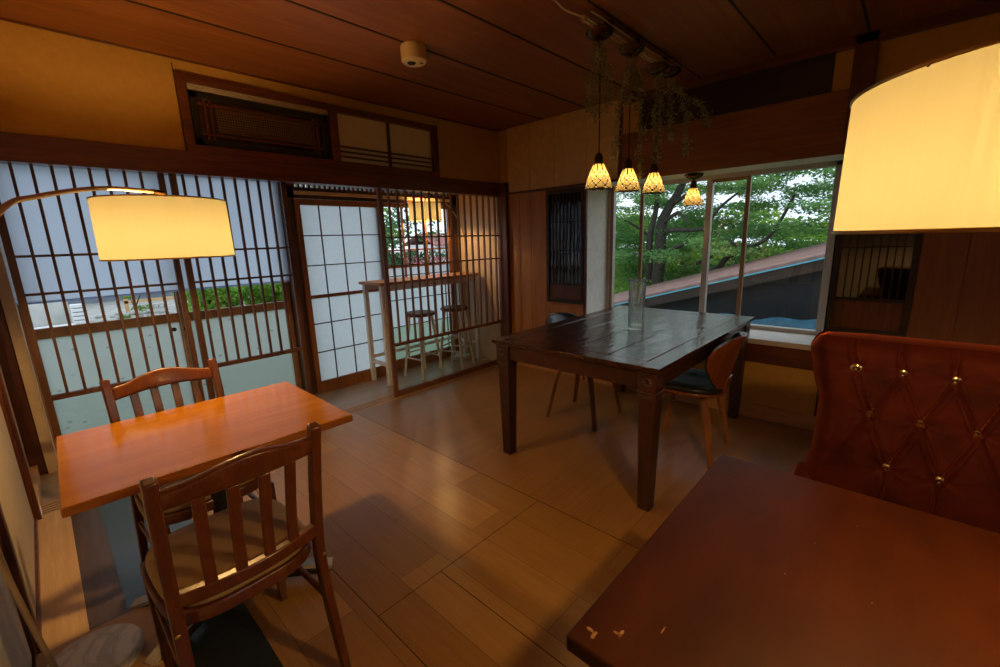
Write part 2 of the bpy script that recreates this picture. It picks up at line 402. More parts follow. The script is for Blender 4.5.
# outdoors
M['bark'] = wood('bark', (.020,.019,.015), (.075,.068,.052), 'z', .9, 3, stretch=4)
M['leaf'] = leafmat('maple_leaves', (.10,.25,.08), (.27,.49,.16), .45, 1.0)
M['leaf_y'] = leafmat('sunny_leaves', (.13,.27,.03), (.35,.52,.09), .45, .8)
M['leaf_h'] = leafmat('hedge_leaves', (.14,.34,.05), (.52,.74,.18), .5, 5)
M['leaf_d'] = leafmat('far_leaves', (.05,.13,.05), (.13,.25,.10), .3, 1)
M['leaf_p'] = leafmat('pink_flowers', (.45,.10,.14), (.7,.3,.33), .3, 3)
M['vine'] = leafmat('dusty_vine', (.22,.24,.11), (.46,.44,.25), .3, 20)
M['grass'] = plain('grass_ground', (.13,.24,.045), .95, var=.35, scale=1.2)
M['gravel'] = plain('gravel_ground', (.42,.42,.40), .95, var=.3, scale=9)
M['roof'] = plain('faded_red_roof', (.27,.155,.135), .8, var=.25, scale=6)
M['fascia'] = plain('blue_fascia', (.10,.42,.56), .5, var=.1)
M['darkwall'] = plain('dark_siding', (.007,.009,.011), .8, var=.25, scale=3)
M['tarp'] = plain('blue_tarp', (.004,.060,.10), .75, var=.35, scale=7, bmp=.6)
M['concrete'] = plain('concrete', (.52,.53,.51), .9, var=.12, scale=6)
M['bluegrey'] = plain('bluegrey_metal', (.17,.21,.26), .6, var=.15, scale=3)
M['stone'] = plain('stone', (.36,.36,.34), .9, var=.35, scale=9, bmp=.4)
M['timber'] = wood('fresh_timber', (.55,.30,.12), (.75,.47,.22), 'x', .7)
M['whitesheet'] = plain('white_sheet', (.74,.76,.78), .6, var=.06)
M['redroof'] = plain('red_tile_roof', (.30,.10,.09), .7, var=.15)

# ------------------------------------------------------------------ room dimensions
ZC = 2.442; XL = -3.735; YB = -5.0; YO = .74; ZL = 1.832
# ---- floor
f = MB().box(-3.17, -1.888, YB, -.04, -.06, 0)
tag(f.build('floor', M['floorA']), 'light brown plank floor running lengthways beside the orange table', 'floor', kind='structure')
f = MB().box(-1.889, .02, YB, -.04, -.06, 0)
tag(f.build('floor', M['floorB']), 'reddish plank floor running crossways under the long dark table', 'floor', kind='structure')
f = MB().box(-3.75, -3.595, YB, -.04, -.06, 0.002)
tag(f.build('floor', M['pine'], bevel=.004), 'pale knotty pine board along the left wall', 'floor board', kind='structure')
f = MB().box(-3.596, -3.486, YB, -.04, -.06, 0)
tag(f.build('floor', M['brownstrip']), 'narrow purplish brown strip beside the pine board', 'floor board', kind='structure')
f = MB().box(-3.487, -3.169, YB, -.04, -.06, 0)
tag(f.build('floor', M['blackstrip']), 'wide black strip of floor under the orange table', 'floor board', kind='structure')
f = MB().box(-3.75, .1, .10, .86, -.06, -.012)
tag(f.build('floor', M['engawa']), 'grey brown plank floor of the veranda behind the lattice', 'floor', kind='structure')
# mat joints: thin dark grooves let into the long planks
sm = struct('trim_1', 'dark joints between the long floor panels', 'floor joint')
for nm, bx in (('joint', (-2.5555,-2.5525, YB, -1.956)), ('joint', (-2.8555,-2.8525, YB, -.04)), ('joint', (-2.853,-1.893, -1.957,-1.9545)), ('joint', (-1.892,-1.8885, YB, -.04))):
    MB().box(*bx, -.004, .0006).build(nm, M['seam'], sm)
th = struct('trim_2', 'pale wooden threshold track under the lattice doors', 'threshold')
t = MB()
t.box(-3.7, .02, -.045, .105, -.05, .001)
t.build('sill_board', M['tan'], th, bevel=.002)
g = MB()
for y in (-.018, .012, .045, .075): g.box(-3.7, 0, y, y+.008, 0, .0022)
g.build('groove', M['brownstrip'], th)

# ---- ceiling
c = MB().box(XL-.05, .5, YB, .02, ZC, ZC+.06)
tag(c.build('ceiling', M['ceil']), 'reddish brown board ceiling over the room', 'ceiling', kind='structure')
cs = struct('trim_3', 'dark joints across the board ceiling', 'ceiling joint')
for y in (-.58, -1.05, -1.522, -1.992, -2.462, -2.918, -3.39, -3.86, -4.33):
    MB().box(XL, .02, y-.006, y+.006, ZC-.003, ZC+.01).build('joint', M['seam'], cs)
c = MB().box(XL-.05, .12, .121, 1.22, 2.20, 2.30)
tag(c.build('ceiling', M['sash']), 'low board ceiling and eaves of the veranda', 'ceiling', kind='structure')
ct = struct('trim_4', 'dark cornice rail where wall meets ceiling', 'cornice')
MB().box(XL, .0, -.010, .0, ZC-.010, ZC).build('rail', M['beam'], ct, bevel=.003)
MB().box(-.045, 0.0, -1.36, -5, ZC-.055, ZC).build('rail', M['beam_y'], ct, bevel=.003)

# ---- lattice side wall (y = 0): plaster above the lintel
w = MB()
w.box(XL-.05, -2.755, .0, .06, 1.93, ZC); w.box(-.83, .02, .0, .06, 1.93, ZC)
w.box(-2.755, -.83, .0, .06, 2.362, ZC)
tag(w.build('wall_back', M['plaster']), 'ochre plaster wall above the long lintel', 'wall', kind='structure')
w = MB().box(XL-.05, .0, .062, .12, 1.84, ZC+.05)
tag(w.build('wall_back_outer', M['sash']), 'boarding behind the transom windows over the veranda', 'wall', kind='structure')
w = MB().box(XL, .0, -.022, .085, 1.80, 1.932)
tag(w.build('trim_5', M['beam'], bevel=.004), 'long reddish lintel beam over the lattice doors', 'beam', kind='structure')
w = MB().box(-2.757, -2.752, -.001, .001, 1.932, ZC-.03); w.box(-.852, -.848, -.001, .001, 2.362, ZC-.03)
tag(w.build('trim_6', M['seam']), 'thin joints in the ochre plaster by the transom', 'joint', kind='structure')

# transom window (ranma)
r = struct('window_1', 'dark framed transom with woven screen and paper panels above the lintel', 'transom window')
f = MB(); x0, x1, z0, z1 = -2.755, -.83, 1.93, 2.362
f.box(x0, x1, -.025, .055, z1-.045, z1); f.box(x0, x1, -.025, .055, z0, z0+.045)
f.box(x0, x0+.05, -.025, .055, z0+.04, z1-.04); f.box(x1-.05, x1, -.025, .055, z0+.04, z1-.04); f.box(-1.835, -1.775, -.025, .055, z0+.04, z1-.04)
f.build('frame', M['beam'], r, bevel=.003)
g = MB()
for k in range(4): g.box(x0+.055, -1.84, -.012, -.004, z1-.052-.008*k, z1-.048-.008*k)
g.build('track', M['cord_w'], r)
p = MB(); a0, a1, b0, b1 = x0+.06, -1.85, z0+.05, z1-.082
for (u0,u1,v0,v1) in ((a0,a1,b1-.035,b1),(a0,a1,b0,b0+.035),(a0,a0+.04,b0,b1),(a1-.04,a1,b0,b1)): p.box(u0,u1,.0,.022,v0,v1)
p.build('screen_frame', M['black'], r, bevel=.002)
p = MB().box(a0+.04, a1-.04, .014, .018, b0+.035, b1-.035); p.build('screen_glass', M['flatglass'], r)
p = MB().box(a0+.13, a1-.11, .007, .012, b0+.085, b1-.075); p.build('woven_screen', M['screen'], r)
p = MB()
for z in (b0+.068, b1-.062): p.box(a0+.04, a1-.04, .004, .016, z-.006, z+.006)
for x in (a0+.075, a0+.105, a1-.075, a1-.10): p.box(x-.006, x+.006, .004, .016, b0+.035, b1-.035)
p.box(a0+.16, a1-.13, .003, .016, b0+.098, b0+.106); p.box(a0+.16, a1-.2, .003, .016, b1-.092, b1-.084)
p.build('muntin', M['beam'], r)
p = MB().box(-1.775, x1-.05, .02, .023, z0+.045, z1-.045); p.build('paper', M['ranma_paper'], r)
p = MB(); p.box(-1.335, -1.315, .0, .02, z0+.045, z1-.045)
for z in (2.015, 2.050, 2.085): p.box(-1.775, x1-.05, .004, .02, z-.006, z+.006)
p.build('muntin', M['lattice'], r)

# ---- lattice sliding doors
def lattice_door(n, label, xa, xb, y, rails, stile, bars, mat, zb, glass=True):
    d = struct('door_%d' % n, label, 'lattice door')
    f = MB()
    f.box(xa, xa+stile, y-.015, y+.015, 0.002, ZL); f.box(xb-stile, xb, y-.015, y+.015, .002, ZL)
    f.box(xa+stile, xb-stile, y-.014, y+.014, ZL-.03, ZL); f.box(xa+stile, xb-stile, y-.014, y+.014, .002, .05)
    f.box(xa+stile, xb-stile, y-.014, y+.014, zb-.014, zb+.014)
    f.build('frame', mat, d, bevel=.002)
    b = MB()
    for x in bars: b.box(x-.0065, x+.0065, y-.010, y+.010, zb+.012, ZL-.028)
    for z in rails: b.box(xa+stile, xb-stile, y-.006, y+.012, z-.0065, z+.0065)
    b.build('lattice', mat, d)
    if glass: MB().box(xa+stile, xb-stile, y-.002, y+.002, .05, zb-.013).build('glass', M['glass_thin'], d)
    return d
lattice_door(1, 'left lattice sliding door behind the orange table', -3.585, -2.883, .035, (1.350, 1.156), .030, [-3.493+.0717*k for k in range(8)], M['lattice'], .602)
lattice_door(2, 'lattice sliding door between the left one and the paper screen', -2.858, -2.190, .035, (1.350, 1.156), .034, [-2.790+.0706*k for k in range(8)], M['lattice'], .602)
lattice_door(3, 'wide lattice screen in front of the bar table and stools', -1.474, -.004, .012, (1.4056, 1.1656), .038, [-1.370+.0853*k for k in range(16)], M['lattice_r'], .474)

# ---- veranda outer wall
ow = MB()
ow.box(-1.95, .0, YO-.03, YO+.05, 1.765, 1.86); ow.box(-3.75, .0, YO-.03, YO+.12, 1.955, 2.22)
ow.box(-1.97, -1.86, YO-.03, YO+.08, -.02, 1.96)
ow.box(-.10, .02, YO-.03, YO+.05, -.02, 1.96); ow.box(-1.08, -1.04, YO-.02, YO+.03, -.02, 1.76)
tag(ow.build('wall_veranda', M['lattice'], bevel=.003), 'dark posts and head beam of the veranda wall', 'wall', kind='structure')
tr = struct('trim_7', 'row of short slats in the bright gap above the paper screens', 'transom slats')
s = MB()
for k in range(38): s.box(-1.86+.047*k, -1.838+.047*k, YO-.02, YO+.03, 1.85, 1.96)
s.build('slat', M['lattice'], tr)
s = MB().box(-1.86, -.10, YO-.07, YO-.035, 1.795, 1.825); s.build('curtain_rail', M['peach'], tr, bevel=.003)
# sliding glass doors with frosted lower panes
def glass_door(n, label, xa, xb, y):
    d = struct('door_%d' % n, label, 'glass door')
    f = MB()
    f.box(xa, xa+.05, y, y+.03, 0, 1.96); f.box(xb-.05, xb, y, y+.03, 0, 1.96)
    f.box(xa+.05, xb-.05, y, y+.03, 1.9, 1.96); f.box(xa+.05, xb-.05, y, y+.03, 0, .05); f.box(xa+.05, xb-.05, y, y+.03, .818, .886)
    f.build('frame', M['sash'], d, bevel=.003)
    MB().box(xa+.05, xb-.05, y+.013, y+.016, .886, 1.9).build('glass', M['glass'], d)
    MB().quad((xa+.05,y+.015,.05),(xb-.05,y+.015,.05),(xb-.05,y+.015,.818),(xa+.05,y+.015,.818)).build('frosted_glass', M['frost'], d)
    h = MB().lathe([(.0,0),(.016,0),(.016,.004),(0,.004)], seg=16); o = h.build('pull', M['black'], d, smooth=40)
    o.rotation_euler = (PI/2,0,0); o.location = (xb-.09 if n == 4 else xa+.025, y-.001, .765)
glass_door(4, 'veranda glass door at far left with rocks and timber outside', -3.62, -2.755, YO+.075)
glass_door(5, 'veranda glass door showing the green hedge outside', -2.80, -1.972, YO+.035)
bl = struct('trim_8', 'pale blue roll blind over the veranda glass doors', 'roll blind')
MB().quad((-3.62,YO-.01,1.062),(-1.975,YO-.01,1.062),(-1.975,YO-.01,1.95),(-3.62,YO-.01,1.95)).build('cloth', M['blind'], bl)
MB().box(-3.62, -1.975, YO-.016, YO-.004, 1.055, 1.07).build('hem_bar', M['blind'], bl, bevel=.003)
MB().tube([(-3.62,YO-.02,1.965),(-1.975,YO-.02,1.965)], .02, 12).build('roller', M['blind'], bl, smooth=60)

# shoji
def kumiko(d, xs, zs, xa, xb, z0, z1, y, mat):
    k = MB()
    for x in xs: k.box(x-.005, x+.005, y-.010, y, z0, z1)
    for z in zs: k.box(xa, xb, y-.009, y, z-.005, z+.005)
    k.build('lattice', mat, d)
d = struct('door_6', 'white paper sliding screen left of the bar table', 'paper screen')
xa, xb, y = -1.868, -1.02, YO-.035
f = MB(); f.box(xa, xa+.045, y-.015, y+.015, -.012, 1.76); f.box(xb-.04, xb, y-.015, y+.015, -.012, 1.76)
f.box(xa+.045, xb-.04, y-.015, y+.015, 1.71, 1.76); f.box(xa+.045, xb-.04, y-.015, y+.015, -.012, .10); f.box(xa+.045, xb-.04, y-.015, y+.015, .885, .915)
f.build('frame', M['shoji_frame'], d, bevel=.002)
kumiko(d, (-1.655, -1.452, -1.248), (1.447, 1.182, .648, .378), xa+.045, xb-.04, .1, 1.71, y+.004, M['lattice'])
MB().quad((xa+.045,y+.005,.1),(xb-.04,y+.005,.1),(xb-.04,y+.005,1.71),(xa+.045,y+.005,1.71)).build('paper', M['shoji'], d)
d = struct('door_7', 'sliding screen with clear upper panes behind the bar table', 'paper screen')
xa, xb, y = -1.035, -.085, YO-.015
f = MB(); f.box(xa, xa+.05, y-.015, y+.015, -.012, 1.76); f.box(xb-.055, xb, y-.015, y+.015, -.012, 1.76)
f.box(xa+.05, xb-.055, y-.015, y+.015, 1.72, 1.76); f.box(xa+.05, xb-.055, y-.015, y+.015, -.012, .115); f.box(xa+.05, xb-.055, y-.015, y+.015, .90, .93)
f.box(xa+.05, xb-.055, y-.012, y+.012, 1.10, 1.118); f.box(xa+.05, xb-.055, y-.012, y+.012, 1.275, 1.292)
for x in (-.76, -.46): f.box(x-.009, x+.009, y-.012, y+.012, .93, 1.72)
f.build('frame', M['shoji_frame'], d, bevel=.002)
kumiko(d, (-.80, -.60, -.40, -.22), (.76, .47, 1.015), xa+.05, xb-.055, .115, .90, y+.004, M['lattice'])
MB().box(xa+.05, xb-.055, y+.004, y+.007, 1.118, 1.72).build('glass', M['glass'], d)
MB().quad((xa+.05,y+.005,.93),(xb-.055,y+.005,.93),(xb-.055,y+.005,1.10),(xa+.05,y+.005,1.10)).build('paper', M['shoji'], d)
MB().quad((xa+.05,y+.005,.475),(xb-.055,y+.005,.475),(xb-.055,y+.005,.90),(xa+.05,y+.005,.90)).build('paper', M['shoji'], d)
MB().quad((xa+.05,y+.005,.115),(xb-.055,y+.005,.115),(xb-.055,y+.005,.475),(xa+.05,y+.005,.475)).build('frosted_glass', M['frost_clear'], d)
# veranda end walls
w = MB().box(.0, .07, .06, .80, -.02, 2.2); tag(w.build('wall_veranda_right', M['peach']), 'peach plaster end wall of the veranda behind the bar table', 'wall', kind='structure')
w = MB().box(-3.80, XL, .06, .86, -.02, 2.2); tag(w.build('wall_veranda_left', M['peach']), 'plaster end wall of the veranda at far left', 'wall', kind='structure')
w = MB().box(-3.664, -3.612, .60, .86, -.012, 2.2); tag(w.build('trim_28', M['peach'], bevel=.003), 'pale jamb at the far left end of the veranda', 'jamb', kind='structure')
w = MB().box(XL, -3.665, .62, .86, -.012, 2.2); tag(w.build('trim_9', M['post'], bevel=.004), 'reddish brown post in the far left corner of the veranda', 'post', kind='structure')
w = MB().box(XL, -3.59, -.04, .085, 0.001, 1.80); 
w = MB().box(-3.735, -3.70, .085, .60, -.012, .07); tag(w.build('baseboard_veranda', M['tan'], bevel=.003), 'pale board at the foot of the veranda end wall', 'baseboard', kind='structure')

# ---- left wall (x = XL): fusuma panels very close to the camera
w = MB().box(-3.83, XL-.012, YB, .06, 0, ZC); tag(w.build('wall_left', M['fusuma']), 'beige wall behind the left sliding panels', 'wall', kind='structure')
def fus(n, label, ya, yb, x, mat):
    d = struct('door_%d' % n, label, 'sliding panel')
    f = MB(); f.box(x-.012, x+.006, ya, ya+.03, .002, 1.795); f.box(x-.012, x+.006, yb-.03, yb, .002, 1.795)
    f.box(x-.012, x+.006, ya+.03, yb-.03, .002, .03); f.box(x-.012, x+.006, ya+.03, yb-.03, 1.765, 1.795)
    f.build('frame', M['post'], d, bevel=.002)
    MB().box(x-.010, x-.004, ya+.03, yb-.03, .03, 1.765).build('paper', mat, d)
fus(8, 'beige paper sliding panel at the left picture edge beside the orange table', -1.16, -.085, -3.722, M['fusuma'])
fus(9, 'grey sliding panel nearest the camera at lower left', -2.2, -1.20, -3.734, M['greywall'])
w = MB().box(XL, -3.714, -1.20, -1.168, .0, 1.80); tag(w.build('trim_10', M['post'], bevel=.003), 'narrow dark post between the two left sliding panels', 'post', kind='structure')
w = MB().box(XL-.01, -3.70, YB, -.04, 1.80, 1.93); tag(w.build('trim_11', M['beam_y'], bevel=.004), 'reddish lintel along the left wall', 'beam', kind='structure')
w = MB().box(XL, -3.70, -.08, -.045, .0, 1.80); tag(w.build('trim_12', M['post'], bevel=.003), 'corner post between the left wall and the lattice doors', 'post', kind='structure')

# ---- back wall behind the camera
w = MB(); w.box(-3.83, -3.45, YB-.08, YB, 0, ZC); w.box(-2.15, .1, YB-.08, YB, 0, ZC); w.box(-3.45, -2.15, YB-.08, YB, 0, 1.05); w.box(-3.45, -2.15, YB-.08, YB, 1.80, ZC)
wb = struct('window_5', 'added unseen window behind the camera for cool fill daylight', 'window')  # added out of view so cool daylight reaches the foreground
f = MB(); f.box(-3.45,-3.40,YB-.06,YB-.02,1.05,1.80); f.box(-2.20,-2.15,YB-.06,YB-.02,1.05,1.80); f.box(-3.40,-2.20,YB-.06,YB-.02,1.05,1.10); f.box(-3.40,-2.20,YB-.06,YB-.02,1.75,1.80); f.box(-2.82,-2.78,YB-.06,YB-.02,1.10,1.75)
f.build('frame', M['sash'], wb, bevel=.003)
MB().quad((-3.40,YB-.04,1.10),(-2.20,YB-.04,1.10),(-2.20,YB-.04,1.75),(-3.40,YB-.04,1.75)).build('glass', M['glass'], wb)
tag(w.build('wall_front', M['plaster']), 'ochre plaster wall behind the camera', 'wall', kind='structure')

# ---- window side wall (x = 0)
BX = .36
w = MB()
w.box(0, .08, -1.055, .06, 1.82, ZC); w.box(0, .08, -2.876, -1.055, 2.17, ZC); w.box(0, .08, YB, -2.875, 0, ZC); w.box(0, .08, -1.055, .06, 0, 1.83); w.box(0, .08, -2.876, -1.055, 0, .56)
tag(w.build('wall_right', M['plaster']), 'ochre plaster wall around the bay window', 'wall', kind='structure')
# upper cream panels
p = struct('trim_13', 'cream panelled box high on the wall in the far corner', 'wall panel')
for a, b in ((-.125,-.405), (-.409,-.700), (-.704,-1.045), (-1.049,-1.355)): MB().box(-.018, 0, a, b, 1.825, ZC).build('panel', M['panel'], p, bevel=.002)
w = MB().box(-.022, .0, -1.36, -1.395, 1.80, ZC); tag(w.build('trim_14', M['post'], bevel=.002), 'narrow dark post beside the cream panels', 'post', kind='structure')
w = MB().box(-.02, .0, -1.395, -1.535, 2.17, ZC); tag(w.build('trim_15', M['plaster']), 'small ochre plaster strip left of the dark recess', 'wall panel', kind='structure')
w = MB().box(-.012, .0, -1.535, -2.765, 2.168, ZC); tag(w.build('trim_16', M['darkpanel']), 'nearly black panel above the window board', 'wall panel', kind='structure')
w = MB().box(-.02, .0, -1.395, -2.865, 1.806, 2.17); tag(w.build('trim_17', M['boardB'], bevel=.003), 'broad brown board above the bay window', 'board', kind='structure')
w = MB().box(-.045, .0, -2.857, -2.967, 1.80, ZC); tag(w.build('trim_18', M['post'], bevel=.004), 'dark post right of the window board', 'post', kind='structure')
w = MB().box(-.05, .03, -.115, -.0, 0, 1.93); tag(w.build('trim_19', M['post'], bevel=.004), 'corner post between lattice screen and wood panelling', 'post', kind='structure')
# wood panelling left of the window
p = struct('trim_20', 'orange brown wood panelling below the cream box', 'wall panelling')
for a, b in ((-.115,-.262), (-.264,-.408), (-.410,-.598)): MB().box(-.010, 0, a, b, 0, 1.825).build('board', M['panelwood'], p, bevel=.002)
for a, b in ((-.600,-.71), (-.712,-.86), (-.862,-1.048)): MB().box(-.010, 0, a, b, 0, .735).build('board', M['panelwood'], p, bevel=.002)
w = MB().box(-.022, .0, -1.036, -1.060, 0, 1.825); tag(w.build('trim_21', M['post'], bevel=.002), 'dark edge strip where the panelling meets the bay', 'trim', kind='structure')
w = MB().box(-.045, .0, -1.40, -.115, 1.808, 1.826); tag(w.build('trim_22', M['beam_y'], bevel=.002), 'dark ledge under the cream box', 'trim', kind='structure')
def wavy_window(n, label, ya, yb, z0, z1, glassmat, pane_z):
    d = struct('window_%d' % n, label, 'lattice window')
    f = MB(); x = -.028
    f.box(x, 0, ya, ya-.030, z0, z1); f.box(x, 0, yb+.030, yb, z0, z1); f.box(x, 0, ya-.03, yb+.03, z1-.035, z1); f.box(x, 0, ya-.03, yb+.03, z0, z0+.04)
    f.box(x+.006, 0, ya-.03, yb+.03, pane_z-.02, pane_z)
    f.build('frame', M['darkpanel'], d, bevel=.002)
    MB().box(x+.012, 0, ya-.03, yb+.03, z0+.04, pane_z-.02).build('lower_panel', M['post'], d)
    MB().box(x+.016, 0, ya-.03, yb+.03, pane_z, z1-.035).build('glass', glassmat, d)
    b = MB(); n_ = 9
    for k in range(1, n_):
        yy = ya-.03+(yb-ya+.06)*k/n_; b.box(x+.010, x+.016, yy-.0035, yy+.0035, pane_z, z1-.035)
    for z in (pane_z+(z1-pane_z)*.36, pane_z+(z1-pane_z)*.66): b.box(x+.009, x+.016, ya-.03, yb+.03, z-.004, z+.004)
    b.build('lattice', M['darkpanel'], d)
wavy_window(2, 'narrow dark lattice window with wavy glass left of the bay window', -.615, -1.034, .738, 1.80, M['wavy'], .93)
wavy_window(3, 'dark lattice window with glass beside the near lampshade', -2.888, -3.275, .70, 1.80, M['flatglass'], .935)
w = MB().box(-.03, 0, -2.865, -2.955, .685, .70); tag(w.build('trim_23', M['basewood'], bevel=.002), 'short tan ledge under the right lattice window', 'trim', kind='structure')
w = MB().box(-.012, 0, -2.885, -3.275, .105, .685); tag(w.build('trim_24', M['darkpanel']), 'dark boarding below the right lattice window', 'wall panel', kind='structure')
p = struct('trim_25', 'brown wood panelling behind the velvet chair', 'wall panelling')
for k in range(9):
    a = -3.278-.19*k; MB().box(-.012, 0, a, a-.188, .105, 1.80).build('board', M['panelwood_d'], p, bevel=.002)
# bay window
w = MB(); w.box(.0, BX+.03, -1.060, -1.02, .56, 1.86); w.box(.0, BX+.03, -2.92, -2.875, .56, 1.86)
tag(w.build('wall_bay', M['greywall']), 'grey plaster reveal of the bay window', 'wall', kind='structure')
w = MB().box(-.01, BX+.05, -2.90, -1.02, 1.815, 1.875); tag(w.build('wall_bay_soffit', M['greywall']), 'grey soffit of the bay window', 'wall', kind='structure')
w = MB().box(-.012, BX+.03, -2.875, -1.06, .560, .598); tag(w.build('trim_26', M['sillwhite'], bevel=.003), 'greyish white window sill of the bay', 'window sill', kind='structure')
w = MB().box(-.015, .0, -2.865, -1.055, .425, .562); tag(w.build('trim_27', M['beam_y'], bevel=.003), 'reddish brown rail under the window sill', 'rail', kind='structure')
w = MB().box(-.018, .0, YB, -.115, 0, .105); tag(w.build('baseboard_right', M['basewood'], bevel=.003), 'tan baseboard under the bay window', 'baseboard', kind='structure')
wd = struct('window_4', 'wide bay window looking onto the big tree and a roof', 'bay window')
f = MB(); y0, y1, z0, z1 = -2.875, -1.06, .598, 1.815
f.box(BX, BX+.05, y0, y1, z1-.035, z1); f.box(BX-.01, BX+.05, y0, y1, z0, z0+.03); f.box(BX, BX+.05, y0, y0+.085, z0, z1); f.box(BX, BX+.05, y1-.06, y1, z0, z1)
f.box(BX-.005, BX+.045, -2.0, -1.955, z0+.03, z1-.035)
f.build('frame', M['alu'], wd, bevel=.003)
f = MB(); f.box(BX+.02, BX+.05, -1.405, -1.375, z0+.03, z1-.035); f.box(BX, BX+.03, -2.275, -2.245, z0+.03, z1-.035); f.box(BX, BX+.03, -2.25, -1.955, z1-.06, z1-.035); f.box(BX-.005, BX+.0, y1-.062, y1-.03, z0, z1)
f.build('sash', M['alu_brown'], wd, bevel=.003)
MB().box(BX+.030, BX+.033, y0+.08, -1.975, z0+.03, z1-.035).build('glass', M['glass'], wd)
MB().box(BX+.040, BX+.043, -1.98, y1-.05, z0+.03, z1-.035).build('glass', M['glass'], wd)

# ------------------------------------------------------------------ furniture
# ---- orange cafe table
def cafe_table():
    t = thing('cafe_table', 'orange wooden cafe table on a black pedestal by the lattice doors', 'table', (-3.163,-1.425,0), -.015)
    MB().box(-.397, .397, -.322, .322, .716, .722).build('table_surface', M['orange_top'], t, bevel=.002)
    MB().box(-.400, .400, -.325, .325, .695, .7165).build('tabletop', M['orange_edge'], t, bevel=.003)
    MB().lathe([(.0,.672),(.11,.672),(.11,.69),(.0,.69)], seg=24).build('top_plate', M['black'], t, smooth=40)
    MB().lathe([(.036,.05),(.036,.675)], seg=24).build('pedestal', M['black'], t, smooth=40)
    for sx, sy in ((1,1),(1,-1),(-1,1),(-1,-1)):
        d = Vector((.305*sx, .175*sy, 0)); l = d.length; u = d/l; sd = (-u.y, u.x, 0)
        pts = [u*.02+Vector((0,0,.075)), u*(l*.5)+Vector((0,0,.060)), u*(l-.03)+Vector((0,0,.036)), u*(l)+Vector((0,0,.030))]
        sec = [[(-.031,-h),(.031,-h),(.031,h),(-.031,h)] for h in (.025,.020,.014,.010)]
        ft = MB().sweep(pts, sec, sd).build('foot', M['black'], t, bevel=.006)
        pts = [p+Vector((0,0,h+.004)) for p, h in zip(pts, (.025,.020,.014,.010))]; pts[-1] = pts[-1]+u*.006
        MB().sweep(pts, [(-.031,-.010),(.031,-.010),(.024,.006),(-.024,.006)], sd).build('foot_cap', M['silver'], ft, bevel=.003)
        MB().lathe([(.0,.0),(.014,.0),(.014,.018),(0,.018)], (d.x*.9, d.y*.9, .002), 12).build('glide', M['black'], ft)
cafe_table()

